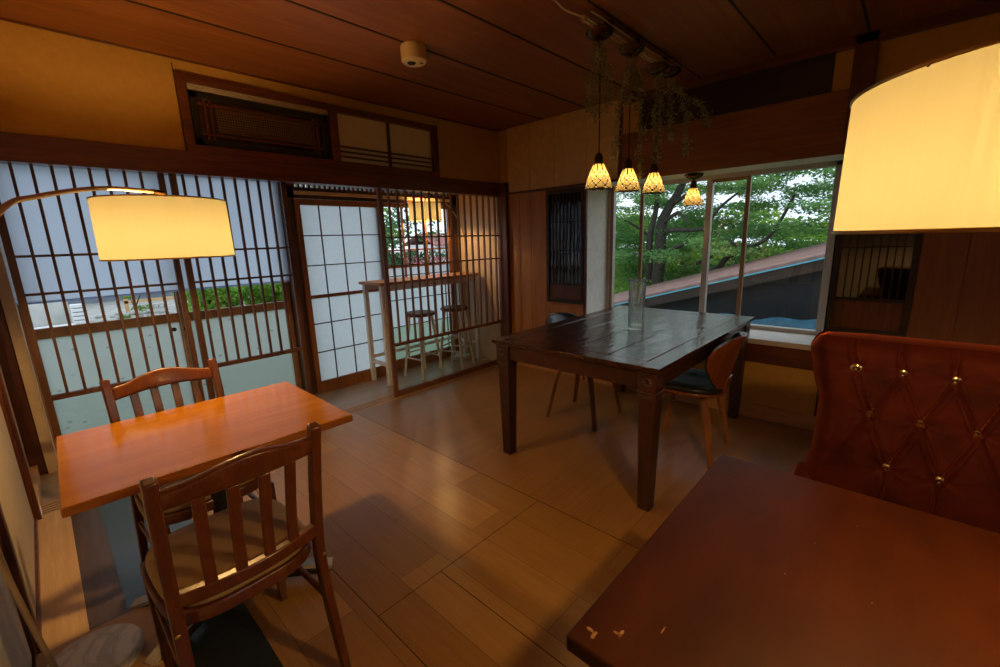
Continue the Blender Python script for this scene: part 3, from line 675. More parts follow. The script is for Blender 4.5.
# ---- slat-back side chairs (local: seat faces +y, back at -y)
def side_chair(name, label, loc, rz):
    c = thing(name, label, 'chair', loc, rz)
    W = .188; SH = .445
    # rear posts run from foot to top in one curve
    for s in (-1, 1):
        x = s*W
        pts = catmull([(x*1.02,-.275,0),(x*1.0,-.225,.22),(x*.98,-.205,.42),(x*.99,-.222,.60),(x*1.0,-.255,.78),(x*1.0,-.275,.862)], 6)
        secs = []
        for p in pts:
            k = .0165 if p.z > .2 else .014+.0025*p.z/.2
            secs.append([(-k*.9,-k),(k*.9,-k),(k*.9,k),(-k*.9,k)])
        MB().sweep(pts, secs, (1,0,0)).build('back_post', M['chairwood'], c, bevel=.005)
        MB().sweep([(s*.185,.195,0),(s*.18,.19,.40)], [[(-.013,-.013),(.013,-.013),(.013,.013),(-.013,.013)], [(-.019,-.019),(.019,-.019),(.019,.019),(-.019,.019)]], (1,0,0)).build('leg', M['chairwood'], c, bevel=.004)
        MB().bar((s*.188,-.20,.25),(s*.182,.185,.25), .014, .022).build('stretcher', M['chairwood'], c, bevel=.003)
    MB().bar((-.182,.03,.25),(.182,.03,.25), .014, .022, (0,1,0)).build('stretcher', M['chairwood'], c, bevel=.003)
    # crest rail: curved in plan, arched top edge
    def crest(u, v):
        x = -W+.012+(2*W-.024)*u; b = math.sin(PI*u)
        top = .826+.032*math.sin(PI*u)**2; bot = .775+.010*b
        return x, -.268-.036*b+(1-v)*.018, bot+(top-bot)*v
    m = MB(); n = 24
    F = [crest(i/(n-1), v) for v in (0, .33, .66, 1) for i in range(n)]
    m.add(F, [(j*n+i, j*n+i+1, (j+1)*n+i+1, (j+1)*n+i) for j in range(3) for i in range(n-1)])
    m.build('crest_rail', M['chairwood'], c, solid=.024, bevel=.006)
    # lower back rail
    pts = [(-W+.012+(2*W-.024)*i/12, -.212-.030*math.sin(PI*i/12), .505) for i in range(13)]
    MB().ribbon(pts, .026, .038, (0,1,0)).build('lower_rail', M['chairwood'], c, bevel=.004)
    for k, x in enumerate((-.108,-.037,.037,.108)):
        u = (x+W)/(2*W); b = math.sin(PI*u)
        pts = catmull([(x*.97,-.214-.030*b,.515),(x*.98,-.224-.033*b,.62),(x,-.258-.034*b,.785)], 5)
        MB().ribbon(pts, .029, .011, (1,0,0)).build('slat', M['chairwood'], c, bevel=.003)
    # seat frame with rounded plan and cushion
    def plan(s_, off):
        out = []
        for i in range(40):
            a = 2*PI*i/40; q = 3.6
            ca, sa = math.cos(a), math.sin(a)
            rx = (.205+.012*sa)*s_+off; ry = .215*s_+off
            out.append((rx*math.copysign(abs(ca)**(2/q), ca), ry*math.copysign(abs(sa)**(2/q), sa)))
        return out
    def slab(levels):
        m = MB(); k = 40; vs = []
        for s_, z in levels: vs += [(x, y-.0, z) for x, y in plan(s_, 0)]
        fs = [(j*k+i, j*k+(i+1)%k, (j+1)*k+(i+1)%k, (j+1)*k+i) for j in range(len(levels)-1) for i in range(k)]
        fs += [tuple(range(k-1,-1,-1)), tuple((len(levels)-1)*k+i for i in range(k))]
        return m.add(vs, fs)
    slab([(.97,.395),(1.0,.402),(1.0,.432),(.985,.437)]).build('seat_frame', M['chairwood'], c, smooth=35)
    slab([(.93,.436),(.955,.444),(.945,.460),(.88,.472),(.6,.478),(.2,.480)]).build('seat_cushion', M['seat_fab'], c, smooth=60)
    for s in (-1,1):
        p = MB().lathe([(0,0),(.007,0),(.006,.002),(0,.003)], seg=10); o = p.build('screw_plug', M['brass'], c, smooth=60)
        o.rotation_euler = (PI/2,0,0); o.location = (s*.191, -.2255, .415)
    return c
ch = side_chair('side_chair', 'brown slat back chair in the foreground with tan seat at the orange table', (-3.236,-1.797,0), 0.03)
copy_thing(ch, (-3.186,-1.225,0), PI+.06, 'brown slat back chair on the far side of the orange table')

# ---- arc floor lamps
def arc_lamp(label, base, pts, shade, bulb, tagname='floor lamp', r=.225, h=.20, pr=.0105):
    l = thing('arc_floor_lamp', label, tagname, base)
    B = Vector(base); S = Vector(shade)-B
    MB().lathe([(0,0),(.118,0),(.124,.006),(.124,.036),(.118,.042),(0,.042)], (0,0,0), 48).build('base', M['marble'], l, smooth=40)
    P = [Vector(p)-B for p in pts]; C = catmull(P, 10)
    MB().tube(C, pr, 12).build('pole', M['beige_metal'], l, smooth=60)
    MB().lathe([(0,-.01),(.02,-.01),(.02,.012),(.013,.03),(0,.03)], tuple(P[0]), 16).build('pole_collar', M['silver'], l, smooth=40)
    e = C[-1]; e0 = C[-2]; u = (e-e0).normalized()
    MB().tube([e-u*.045, e+u*.012], pr*1.45, 12).build('clamp', M['brass_d'], l, smooth=60)
    # shade: open drum with hems, spider and socket
    m = MB(); rt = r*.985
    m.lathe([(r,0),(r-.25*(r-rt),h*.25),(r-.5*(r-rt),h*.5),(r-.75*(r-rt),h*.75),(rt,h)], tuple(S), 72, cap=False)
    sh = m.build('lamp_shade', M['linen'], l, smooth=60)
    hm = MB()
    for rr, z in ((r,.0),(rt,h)): hm.tube([(S.x+rr*math.cos(2*PI*i/64), S.y+rr*math.sin(2*PI*i/64), S.z+z) for i in range(64)], .0028, 6, closed=True)
    hm.build('hem', M['brass'], sh, smooth=60)
    sp = MB()
    for k in range(3):
        a = 2*PI*k/3+.4; sp.tube([(S.x,S.y,S.z+h-.012),(S.x+rt*math.cos(a),S.y+rt*math.sin(a),S.z+h-.002)], .0025, 6)
    sp.tube([tuple(e), (S.x,S.y,S.z+h+.005), (S.x,S.y,S.z+h-.03)], .006, 8)
    sp.lathe([(0,0),(.018,0),(.018,.04),(0,.04)], (S.x,S.y,S.z+h-.065), 12)
    sp.build('shade_support', M['brass_d'], l, smooth=50)
    MB().lathe([(0,-.03)]+[(.03*math.sin(a), -.03*math.cos(a)) for a in np.linspace(.3,PI-.3,9)]+[(0,.03)], (S.x,S.y,S.z+h*.30), 20).build('bulb', bulb, l, smooth=80)
    return l
arc_lamp('glowing arc floor lamp reaching over the orange table from the left edge', (-3.592,-1.475,.05),
         [(-3.662,-1.53,.085),(-3.690,-1.535,.35),(-3.706,-1.54,.60),(-3.700,-1.53,.95),(-3.640,-1.50,1.29),(-3.540,-1.45,1.474),(-3.455,-1.337,1.527),(-3.304,-1.18,1.573),(-3.165,-1.06,1.585),(-3.10,-1.0,1.585)],
         (-3.102,-.998,1.327), M['bulb_big'], h=.228, pr=.0075)
b = MB().box(-3.725, -3.425, -1.62, -1.275, .002, .048); tag(b.build('lamp_stand', M['tan'], bevel=.003), 'low wooden block under the marble lamp base at lower left', 'wooden block')
arc_lamp('large glowing arc lamp at the right edge above the near brown table', (-2.62,-4.10,0),
         [(-2.62,-4.19,.035),(-2.62,-4.24,.40),(-2.62,-4.25,.85),(-2.60,-4.18,1.30),(-2.58,-3.98,1.58),(-2.56,-3.70,1.70),(-2.545,-3.40,1.66)],
         (-2.543,-3.367,1.352), M['bulb_big'])
arc_lamp('small distant arc lamp glowing behind the lattice screen', (-.165,.575,-.012),
         [(-.085,.575,.025),(-.045,.575,.50),(-.022,.575,1.05),(-.030,.575,1.43),(-.155,.58,1.665),(-.31,.59,1.79),(-.53,.60,1.822)],
         (-.545,.60,1.585), M['bulb_far'], r=.172, h=.175, pr=.0065)

# ---- long dark dining table
def dining_table():
    x0, x1, y0, y1, zt = -1.652, -.03, -2.475, -1.412, .762
    t = thing('dining_table', 'long dark wooden dining table with square tapered legs by the window', 'table', ((x0+x1)/2,(y0+y1)/2,0))
    X = (x1-x0)/2; Y = (y1-y0)/2
    tp = MB()
    ys = [-Y+.10, -Y+.40, -Y+.66, Y-.10]
    tp.box(-X, X, -Y, -Y+.098, zt-.022, zt); tp.box(-X, X, Y-.098, Y, zt-.022, zt)
    tp.box(-X, -X+.10, -Y+.1, Y-.1, zt-.022, zt); tp.box(X-.10, X, -Y+.1, Y-.1, zt-.022, zt)
    a = -Y+.101
    n = 4; wv = (2*Y-.202)/n
    for k in range(n): tp.box(-X+.102, X-.102, a+k*wv+.0012, a+(k+1)*wv-.0012, zt-.022, zt-.0005)
    tp.build('tabletop', M['dinwood'], t, bevel=.003)
    MB().box(-X+.012, X-.012, -Y+.012, Y-.012, zt-.034, zt-.022).build('top_moulding', M['dinwood_p'], t, bevel=.004)
    for a0, b0, c0, d0 in ((-X+.05,X-.05,-Y+.035,-Y+.06), (-X+.05,X-.05,Y-.06,Y-.035), (-X+.035,-X+.06,-Y+.05,Y-.05), (X-.06,X-.035,-Y+.05,Y-.05)):
        MB().box(a0,b0,c0,d0,.640,zt-.034).build('apron', M['dinwood_p'], t, bevel=.003)
    for sx in (-1,1):
        for sy in (-1,1):
            cx, cy = sx*(X-.068), sy*(Y-.068)
            lg = MB(); lg.taper((cx,cy,0),(.062,.062),(cx,cy,.60),(.084,.084)); lg.build('leg', M['dinwood_z'], t, bevel=.004)
            o = [k for k in bpy.data.objects if k.parent == t and k.name.startswith('leg')][-1]
            bk = MB(); bk.box(cx-.048,cx+.048,cy-.048,cy+.048,.632,zt-.034); bk.build('leg_block', M['dinwood_z'], o, bevel=.004)
            rg = MB(); rg.box(cx-.045,cx+.045,cy-.045,cy+.045,.600,.614); rg.box(cx-.050,cx+.050,cy-.050,cy+.050,.617,.632); rg.build('collar', M['dinwood_z'], o, bevel=.004)
            for face in (0,1):      # carved rosette of petals on each outer face
                ro = MB()
                for k in range(8):
                    a = 2*PI*k/8; du, dv = .017*math.cos(a), .017*math.sin(a); rr = .0105
                    ctr = (cx+sx*.0485, cy+du, .680+dv) if face == 0 else (cx+du, cy+sy*.0485, .680+dv)
                    m8 = [(ctr[0]+(0 if face == 0 else rr*math.cos(q)), ctr[1]+(rr*math.cos(q) if face == 0 else 0), ctr[2]+rr*math.sin(q)) for q in np.linspace(0,2*PI,9)[:-1]]
                    tip = (ctr[0]+(sx*.007 if face == 0 else 0), ctr[1]+(0 if face == 0 else sy*.007), ctr[2])
                    ro.add(m8+[tip], [(i,(i+1)%8,8) for i in range(8)])
                ro.build('carving', M['dinwood_z'], o)
dining_table()

# ---- moulded plywood chairs with black seats (local: faces +y)
def shell_chair(name, label, loc, rz, legmat, shellmat):
    c = thing(name, label, 'chair', loc, rz)
    # back shell: wide wrapped ply, narrow waist at the seat
    def back(u, v):
        t = v                       # 0 bottom .. 1 top
        hw = .075+.205*math.sin(min(1, t*1.25)*PI/2)**1.2
        if t > .62: hw *= math.sqrt(max(.02, 1-((t-.62)/.39)**2.4))
        s = (u-.5)*2; x = hw*s
        wrap = .085*(abs(s)**2.0)*(hw/.26)
        y = -.205-.035*t-.05*t*t+wrap-.03*(1-t)**2*0
        z = .425+.355*t+.012*s*s*(1-t)
        return x, y, z
    sh = MB().grid(back, 25, 21).build('back_shell', shellmat, c, solid=.011, bevel=.003)
    def pad(u, v):
        x, y, z = back(.5+(u-.5)*.97, .14+.84*v); e = 1-abs(2*u-1)**6
        return x, y+.012+.012*e*math.sin(PI*min(1,max(0,v))), z
    MB().grid(pad, 21, 15).build('back_pad', M['black_leather'], c, solid=.010, smooth=60)
    def seat_at(k, s_, z):
        a = 2*PI*k/40; ca, sa = math.cos(a), math.sin(a); q = 2.7
        rx = .225*(1+.04*sa); return (s_*rx*math.copysign(abs(ca)**(2/q), ca), .005+s_*.22*math.copysign(abs(sa)**(2/q), sa), z)
    def slab(levels):
        m = MB(); vs = []
        for s_, z in levels:
            for k in range(40):
                x, y, zz = seat_at(k, s_, z); zz += .018*(x/.225)**2-.016*max(0,(y-.1)/.12)**2; vs.append((x,y,zz))
        k = 40; fs = [(j*k+i, j*k+(i+1)%k, (j+1)*k+(i+1)%k, (j+1)*k+i) for j in range(len(levels)-1) for i in range(k)]
        fs += [tuple(range(k-1,-1,-1)), tuple((len(levels)-1)*k+i for i in range(k))]
        return m.add(vs, fs)
    slab([(.98,.412),(1,.418),(1,.424),(.99,.428)]).build('seat_shell', shellmat, c, smooth=40)
    slab([(.95,.429),(.975,.440),(.95,.456),(.8,.466),(.4,.466)]).build('seat_pad', M['black_leather'], c, smooth=60)
    # ply stem joining seat and back
    pts = catmull([(0,.02,.405),(0,-.13,.405),(0,-.20,.43),(0,-.225,.52)], 5)
    MB().ribbon(pts, .11, .012, (1,0,0)).build('stem', shellmat, c, bevel=.003)
    for sx in (-1,1):
        for sy in (-1,1):
            top = (sx*.135, sy*.115, .412); ft = (sx*.200, sy*.205+(.0), 0)
            pts = catmull([(sx*.03, sy*.03, .405), (sx*.11, sy*.10, .400), (sx*.150, sy*.135, .355), (sx*.172, sy*.165, .22), ft], 5)
            k = len(pts)
            secs = [[(-w,-h),(w,-h),(w,h),(-w,h)] for w, h in [(.024-.008*i/(k-1), .015-.003*i/(k-1)) for i in range(k)]]
            MB().sweep(pts, secs, (-sy*.7*sx*sx, sx*.7, 0)).build('leg', legmat, c, bevel=.003)
    return c
shell_chair('shell_chair', 'orange plywood chair with black seat at the near side of the dining table', (-.795,-2.315,0), .05, M['ply_leg'], M['ply'])
shell_chair('shell_chair', 'dark plywood chair with slim legs behind the dining table', (-.755,-1.515,0), PI+.04, M['ply_leg_d'], M['ply_leg_d'])

# ---- glass vase
v = thing('glass_vase', 'tall ribbed clear glass vase on the dining table', 'vase', (-.885,-1.985,.762))
H = .325
def vase_r(z, a):
    rib = .0022*math.cos(14*a) if z < .19 else .0022*math.cos(14*a)*max(0, 1-(z-.19)/.02)
    return .049+.004*z/H+rib
def vg(u, w_):
    a = 2*PI*u
    if w_ <= .5: z = .004+(H-.004)*w_/.5; r = vase_r(z, a)
    else: z = H-(H-.028)*(w_-.5)/.5; r = vase_r(z, a)-.005
    return r*math.cos(a), r*math.sin(a), z
m = MB().grid(vg, 84, 61, closed_u=True)
m.lathe([(0,.0),(.040,.0),(.048,.004)], seg=48, cap=False); m.lathe([(0,.028),(.044,.028)], seg=48, cap=False)
def solid_glass():
    mm, nt, out = newmat('clear_glass')
    g = N(nt, 'ShaderNodeBsdfGlass', Roughness=0.0, IOR=1.45, Color=(.93,.95,.94,1)); t = N(nt, 'ShaderNodeBsdfTransparent', Color=(.93,.95,.94,1))
    mx = N(nt, 'ShaderNodeMixShader'); mx.inputs[0].default_value = .25; L(nt, g.outputs[0], mx.inputs[1]); L(nt, t.outputs[0], mx.inputs[2]); L(nt, mx.outputs[0], out.inputs[0]); return mm
M['vaseglass'] = solid_glass()
m.build('body', M['vaseglass'], v, smooth=50)

# ---- near brown table
t = thing('coffee_table', 'worn reddish brown table in the right foreground', 'table', (-2.585,-3.25,0))
X, Y = .415, .355
tp = MB().box(-X, X, -Y, Y, .668, .700).build('tabletop', M['brown_top'], t, bevel=.005)
# chipped lacquer flecks near the edges
for (px, py, a, b) in ((-.385,.318,.012,.004),(-.379,.328,.004,.010),(-.352,.285,.010,.004),(-.355,.29,.003,.008),(-.30,.235,.012,.0015),(-.02,.11,.002,.0015),(.12,.08,.002,.0015),(.0,-.02,.002,.002),(.25,.02,.002,.0015)):
    n = 9; ck = MB().add([(px+a*math.cos(2*PI*i/n)*random.uniform(.6,1.2), py+b*math.sin(2*PI*i/n)*random.uniform(.6,1.2), .7003) for i in range(n)], [tuple(range(n))]); ck.build('lacquer_chip', M['bare'], tp)
for a0, b0, c0, d0 in ((-X+.04,X-.04,-Y+.03,-Y+.05), (-X+.04,X-.04,Y-.05,Y-.03), (-X+.03,-X+.05,-Y+.04,Y-.04), (X-.05,X-.03,-Y+.04,Y-.04)):
    MB().box(a0,b0,c0,d0,.59,.668).build('apron', M['brown_top'], t, bevel=.003)
for sx in (-1,1):
    for sy in (-1,1): MB().taper((sx*(X-.06),sy*(Y-.06),0),(.04,.04),(sx*(X-.06),sy*(Y-.06),.668),(.06,.06)).build('leg', M['brown_top'], t, bevel=.004)

# ---- tufted velvet armchair (local: front faces -x)
def velvet_chair():
    c = thing('velvet_armchair', 'rust velvet armchair with gold buttoned back behind the brown table', 'armchair', (-1.72,-3.325,0))
    rows = [(.926, [-.165,-.055,.055,.165]), (.787, [-.115,0,.115]), (.636, [-.058,.058])]
    B = [(y, z) for z, ys in rows for y in ys]
    E = []
    for i in range(2):
        for y in rows[i][1]:
            for y2 in rows[i+1][1]:
                if abs(y-y2) < .09: E.append(((y, rows[i][0]), (y2, rows[i+1][0])))
    for y in rows[0][1]: E.append(((y, .926), (y*1.10+.006, 1.02)))
    for y in rows[2][1]: E.append(((y, .636), (y*1.0, .49)))
    E.append(((-.115,.787),(-.20,.60))); E.append(((.115,.787),(.20,.60)))
    def half(z):
        pts = [(.40,.262),(.54,.268),(.65,.252),(.79,.252),(.90,.280),(.97,.296),(1.03,.296)]
        for (a, wa), (b, wb) in zip(pts, pts[1:]):
            if a <= z <= b: k = (z-a)/(b-a); k = k*k*(3-2*k); return wa+(wb-wa)*k
        return pts[-1][1]
    ZB, ZT = .40, 1.012
    def lean(z): return -.10*(1-(z-ZB)/(ZT-ZB))
    def front(u, v):
        z = ZB+(ZT-ZB)*v; s = (u-.5)*2; y = s*half(z)
        edge = max(0, (abs(s)-.80)/.20); te = max(0, (v-.93)/.07)
        ztop = z-(.030*max(0,(abs(s)-.86)/.14)**2 if v > .9 else 0)*(v-.9)*10
        x = lean(z)-.045+.045*edge**2+.04*te**2-.012*(1-s*s)
        d = 0
        for by, bz in B:
            r2 = (y-by)**2+(z-bz)**2; d += .017*math.exp(-r2/(2*.013**2))
            if r2 < .02:
                an = math.atan2(z-bz, y-by)
                d += .0050*(abs(math.sin(3.5*an+by*31+bz*17))**.5-.6)*math.exp(-r2/(2*.040**2))*(1-math.exp(-r2/(2*.012**2)))
        m = 0
        for (ay, az), (cy, cz) in E:
            vy, vz = cy-ay, cz-az; ln = math.hypot(vy, vz); q = ((y-ay)*vy+(z-az)*vz)/(ln*ln)
            if -.02 < q < 1.02:
                dd = ((y-ay)*vz-(z-az)*vy)/ln; fade = 1 if ln < .2 else 1-.75*q
                m += fade*(.0085*math.exp(-(dd/.0042)**2)-.0065*math.exp(-((dd-.0085)/.005)**2)-.0045*math.exp(-((dd+.0085)/.0055)**2))
        return (x+d+m, y, ztop)
    fr = MB().grid(front, 190, 190)
    fr.build('back_cushion', M['velvet'], c, smooth=80)
    def wrap(u, v):      # rounded sides and back of the shell
        z = ZB+(ZT-ZB)*min(1, v*1.0); s = (u-.5)*2
        a = s*PI/2
        hw = half(z)
        zz = z-(.030*max(0,(abs(math.sin(a))-.86)/.14)**2 if v > .9 else 0)*(v-.9)*10
        return (lean(z)+.0+.085*max(0,math.cos(a))**.6, math.copysign(hw*min(1,abs(math.sin(a))**.5 if abs(s) < 1 else 1), s), zz)
    bk = MB().grid(wrap, 41, 24)
    bk.build('back_shell', M['velvet'], c, smooth=70)
    n = 31      # top roll closing the gap between front and back
    tp = MB(); vs = []; 
    for i in range(n):
        u = i/(n-1); s = (u-.5)*2
        p0 = front(u, 1); a = math.asin(max(-1,min(1,s)))
        uu = .5+s*abs(s)/2
        p1 = wrap(uu, 1)
        vs += [p0, ((p0[0]+p1[0])/2, s*half(1.012), max(p0[2],p1[2])+.010*(1-s**6)), (p1[0], s*half(1.012), p1[2])]
    tp.add(vs, [(i*3+j, i*3+j+1, (i+1)*3+j+1, (i+1)*3+j) for i in range(n-1) for j in range(2)])
    tp.build('top_roll', M['velvet'], c, smooth=80)
    for by, bz in B:
        u = .5+by/(2*half(bz)); x, y, z = front(u, (bz-ZB)/(ZT-ZB))
        m = MB().lathe([(0,-.004),(.0165,-.004),(.0180,.002),(.0145,.008),(.008,.0105),(.0,.007)], seg=14)
        o = m.build('button', M['gold'], c, smooth=50); o.location = (x-.022, y, z); o.rotation_euler = (0,-PI/2-.16,0)
    st = MB().box(-.50, -.09, -.25, .25, .36, .455); st.build('seat_cushion', M['velvet'], c, bevel=.03, seg=4)
    MB().box(-.48, -.02, -.24, .24, .28, .36).build('seat_base', M['velvet'], c, bevel=.015, seg=3)
    for s in (-1,1):
        m = MB()
        prof = catmull([(-.40,s*.258,.46),(-.30,s*.262,.475),(-.18,s*.262,.50),(-.06,s*.262,.54)], 5)
        m.sweep(prof, [[(.030*math.cos(q),.030*math.sin(q)) for q in np.linspace(0,2*PI,13)[:-1]]]*len(prof), (0,1,0))
        m.box(-.40, -.04, s*.242, s*.276, .30, .47)
        m.build('armrest', M['velvet'], c, smooth=50)
    for sx, sy in ((-.43,-.20),(-.43,.20),(-.04,-.20),(-.04,.20)):
        MB().taper((sx,sy,0),(.028,.028),(sx,sy,.285),(.045,.045)).build('leg', M['black'], c, bevel=.004)
velvet_chair()

# ------------------------------------------------------------------ ceiling fittings
d = thing('ceiling_sensor', 'round ivory sensor mounted on the board ceiling', 'sensor', (-1.822,-1.045,ZC))
MB().lathe([(0,-.088),(.062,-.088),(.070,-.080),(.072,-.01),(.066,0),(0,0)], seg=40).build('body', M['device'], d, smooth=40)
m = MB().lathe([(0,-.092),(.022,-.092),(.026,-.088)], (-.012,.008,0), 24); m.box(-.03,-.002,-.004,.001,-.091,-.087); m.box(.02,.038,-.035,-.025,-.091,-.087)
m.build('grille', M['brass_d'], d, smooth=40)

rail = thing('ceiling_rail', 'pale wooden pole fixed along the ceiling carrying the pendant cords', 'rail', (-.95,-1.955,ZC))
MB().tube([(-.50,.03,-.035),(-.30,.02,-.033),(.0,.0,-.035),(.30,-.005,-.034),(.55,.0,-.035)], .017, 12).build('pole', M['log'], rail, smooth=60)
for k, (dy, dz) in enumerate(((-.024,-.03),(.024,-.034),(-.012,-.055),(.010,-.056))):
    pts = [(-.52+.11*i, dy+random.uniform(-.006,.006), dz+random.uniform(-.003,.003)) for i in range(10)]
    MB().tube(catmull(pts,4), .004, 6).build('cord', M['cord_w'], rail, smooth=60)
MB().tube(catmull([(-.50,.03,-.03),(-.60,.07,-.015),(-.72,.06,-.012),(-.84,.14,-.010),(-1.05,.16,-.010)],6), .0045, 6).build('supply_cord', M['cord_w'], rail, smooth=60)
for x in (-.30,.0,.38): MB().box(x-.012,x+.012,-.02,.02,-.055,0).build('bracket', M['brass_d'], rail)

def pendant(label, x, y, zb, canopy, first=None, zsz=.118):
    p = thing('pendant_lamp', label, 'pendant lamp', (x,y,zb), group='stained glass pendants over the dining table')
    m = MB(); prof = []
    nu, nv = 48, 13
    def fn(u, v):
        a = 2*PI*u; r = .075-.047*v+.004*math.sin(PI*v); z = .126*v-(.0055*(1-v)**6)*abs(math.sin(5.5*a*1.0))
        return r*math.cos(a), r*math.sin(a), z
    me_v = [fn(i/nu, j/(nv-1)) for j in range(nv) for i in range(nu+1)]
    m.add(me_v, [(j*(nu+1)+i, j*(nu+1)+i+1, (j+1)*(nu+1)+i+1, (j+1)*(nu+1)+i) for j in range(nv-1) for i in range(nu)])
    o = m.build('glass_shade', M['tiffany'], p, smooth=80)
    uvl = o.data.uv_layers.new(name='UVMap')
    for lp in o.data.loops:
        k = lp.vertex_index; uvl.data[lp.index].uv = ((k % (nu+1))/nu, (k//(nu+1))/(nv-1))
    MB().lathe([(0,.121),(.028,.121),(.030,.129),(.024,.137),(.024,.160),(.018,.174),(.008,.186),(0,.188)], seg=20).build('socket_cap', M['shade_metal'], p, smooth=40)
    k = MB().tube([(.02,0,.150),(.032,.0,.150)], .003, 6); k.lathe([(0,-.004),(.005,0),(0,.004)], (.035,0,.150), 8); k.build('switch_key', M['brass_d'], p, smooth=50)
    cx, cy, cz = canopy
    pts = catmull([(0,0,.18),(0,0,(cz-zb)*.55),((cx-x)*.6,(cy-y)*.6,(cz-zb)*.88),(cx-x,cy-y,cz-zb-.01)], 6)
    MB().tube(pts, .0032, 6).build('cord', M['cord'], p, smooth=60)
    MB().lathe([(0,-.028),(.014,-.028),(.036,-.022),(.062,-.006),(.070,.010),(.064,.016),(0,.016)], (cx-x,cy-y,cz-zb), 28).build('canopy', M['brass_d'], p, smooth=50)
    MB().lathe([(0,-.019)]+[(.019*math.sin(a), -.019*math.cos(a)) for a in np.linspace(.3,PI-.3,7)]+[(0,.019)], (0,0,.062), 14).build('bulb', M['bulb_pend'], p, smooth=80)
    return p
ZK = ZC-.075
pendant('nearest glowing amber stained glass pendant, leftmost in the row', -1.280,-1.925,1.622, (-1.325,-1.945,ZK))
pendant('second amber stained glass pendant, hanging between two trailing vines', -.938,-1.925,1.628, (-1.015,-1.965,ZK))
pendant('third amber stained glass pendant, tucked under the vines at the rail end', -.575,-1.925,1.636, (-.645,-1.945,ZK))
pendant('fourth small amber pendant hanging in front of the window mullion', .132,-1.93,1.580, (.132,-1.93,1.798))
cn = thing('spare_canopy', 'brass ceiling rose at the far end of the pole beside the vines', 'ceiling rose', (-.515,-1.975,ZK))
MB().lathe([(0,-.028),(.014,-.028),(.036,-.022),(.062,-.006),(.070,.010),(.064,.016),(0,.016)], seg=28).build('rose', M['brass_d'], cn, smooth=50)
MB().tube([(0,0,.01),(0,.012,.066)], .006, 8).build('stem', M['brass_d'], cn, smooth=50)

# ---- trailing vines
def vine(label, strands, leaf=.020, dens=520):
    p0 = Vector(strands[0][0]); v = thing('trailing_vine', label, 'vine', tuple(p0), group='dried vines on the pendant cords')
    st = MB(); lf = MB()
    for S in strands:
        C = catmull([Vector(q)-p0 for q in S], 12)
        st.tube(C, .0016, 5)
        n = int(dens*sum((C[i+1]-C[i]).length for i in range(len(C)-1)))
        for _ in range(n):
            q = C[random.randrange(len(C))]+Vector((random.gauss(0,.012),random.gauss(0,.012),random.gauss(0,.010)))
            a = Vector((random.gauss(0,1),random.gauss(0,1),random.gauss(-.6,.6))).normalized(); b = a.orthogonal().normalized()
            b = Matrix.Rotation(random.uniform(0,6.28), 3, a) @ b; s = leaf*random.uniform(.6,1.3)
            nn = a.cross(b)*s*.12
            lf.add([q, q+a*s*.5+b*s*.34+nn, q+a*s, q+a*s*.5-b*s*.34+nn], [(0,1,2,3)])
    st.build('stem', M['vine'], v, smooth=60); lf.build('foliage', M['vine'], v)
vine('grey green vine trailing down the cord of the nearest pendant', [
    [(-1.315,-1.945,2.33),(-1.30,-1.93,2.20),(-1.295,-1.915,2.08),(-1.30,-1.91,1.96)],
    [(-1.31,-1.95,2.33),(-1.26,-1.955,2.22),(-1.235,-1.955,2.12),(-1.245,-1.945,2.03)],
    [(-1.32,-1.94,2.33),(-1.33,-1.90,2.20),(-1.325,-1.885,2.08),(-1.30,-1.885,2.00)]])
vine('grey green vine hanging in two strands around the second pendant', [
    [(-1.01,-1.96,2.33),(-.99,-1.90,2.20),(-.985,-1.87,2.05),(-.985,-1.865,1.90),(-.99,-1.86,1.80)],
    [(-1.00,-1.97,2.33),(-.95,-1.985,2.20),(-.93,-1.99,2.05),(-.925,-1.99,1.88),(-.915,-1.995,1.70)],
    [(-1.01,-1.965,2.33),(-.98,-1.95,2.24),(-.97,-1.94,2.16),(-.97,-1.935,2.10)]])
vine('grey green vine trailing beside the third pendant cord', [
    [(-.64,-1.945,2.33),(-.61,-1.935,2.18),(-.585,-1.925,2.02),(-.575,-1.93,1.86)],
    [(-.64,-1.95,2.33),(-.575,-1.95,2.18),(-.56,-1.945,2.02),(-.57,-1.94,1.82)]])
vine('grey green vine drooping in a swag at the far rail end', [
    [(-.51,-1.975,2.33),(-.49,-1.98,2.20),(-.49,-1.985,2.08),(-.50,-1.99,1.98)],
    [(-.51,-1.985,2.33),(-.43,-2.02,2.24),(-.40,-2.04,2.14),(-.36,-2.05,2.10)],
    [(-.50,-1.99,2.30),(-.40,-2.06,2.22),(-.34,-2.10,2.20),(-.28,-2.14,2.12),(-.28,-2.145,2.05)],
    [(-.38,-2.04,2.12),(-.375,-2.045,1.98),(-.38,-2.05,1.88)]], dens=560)

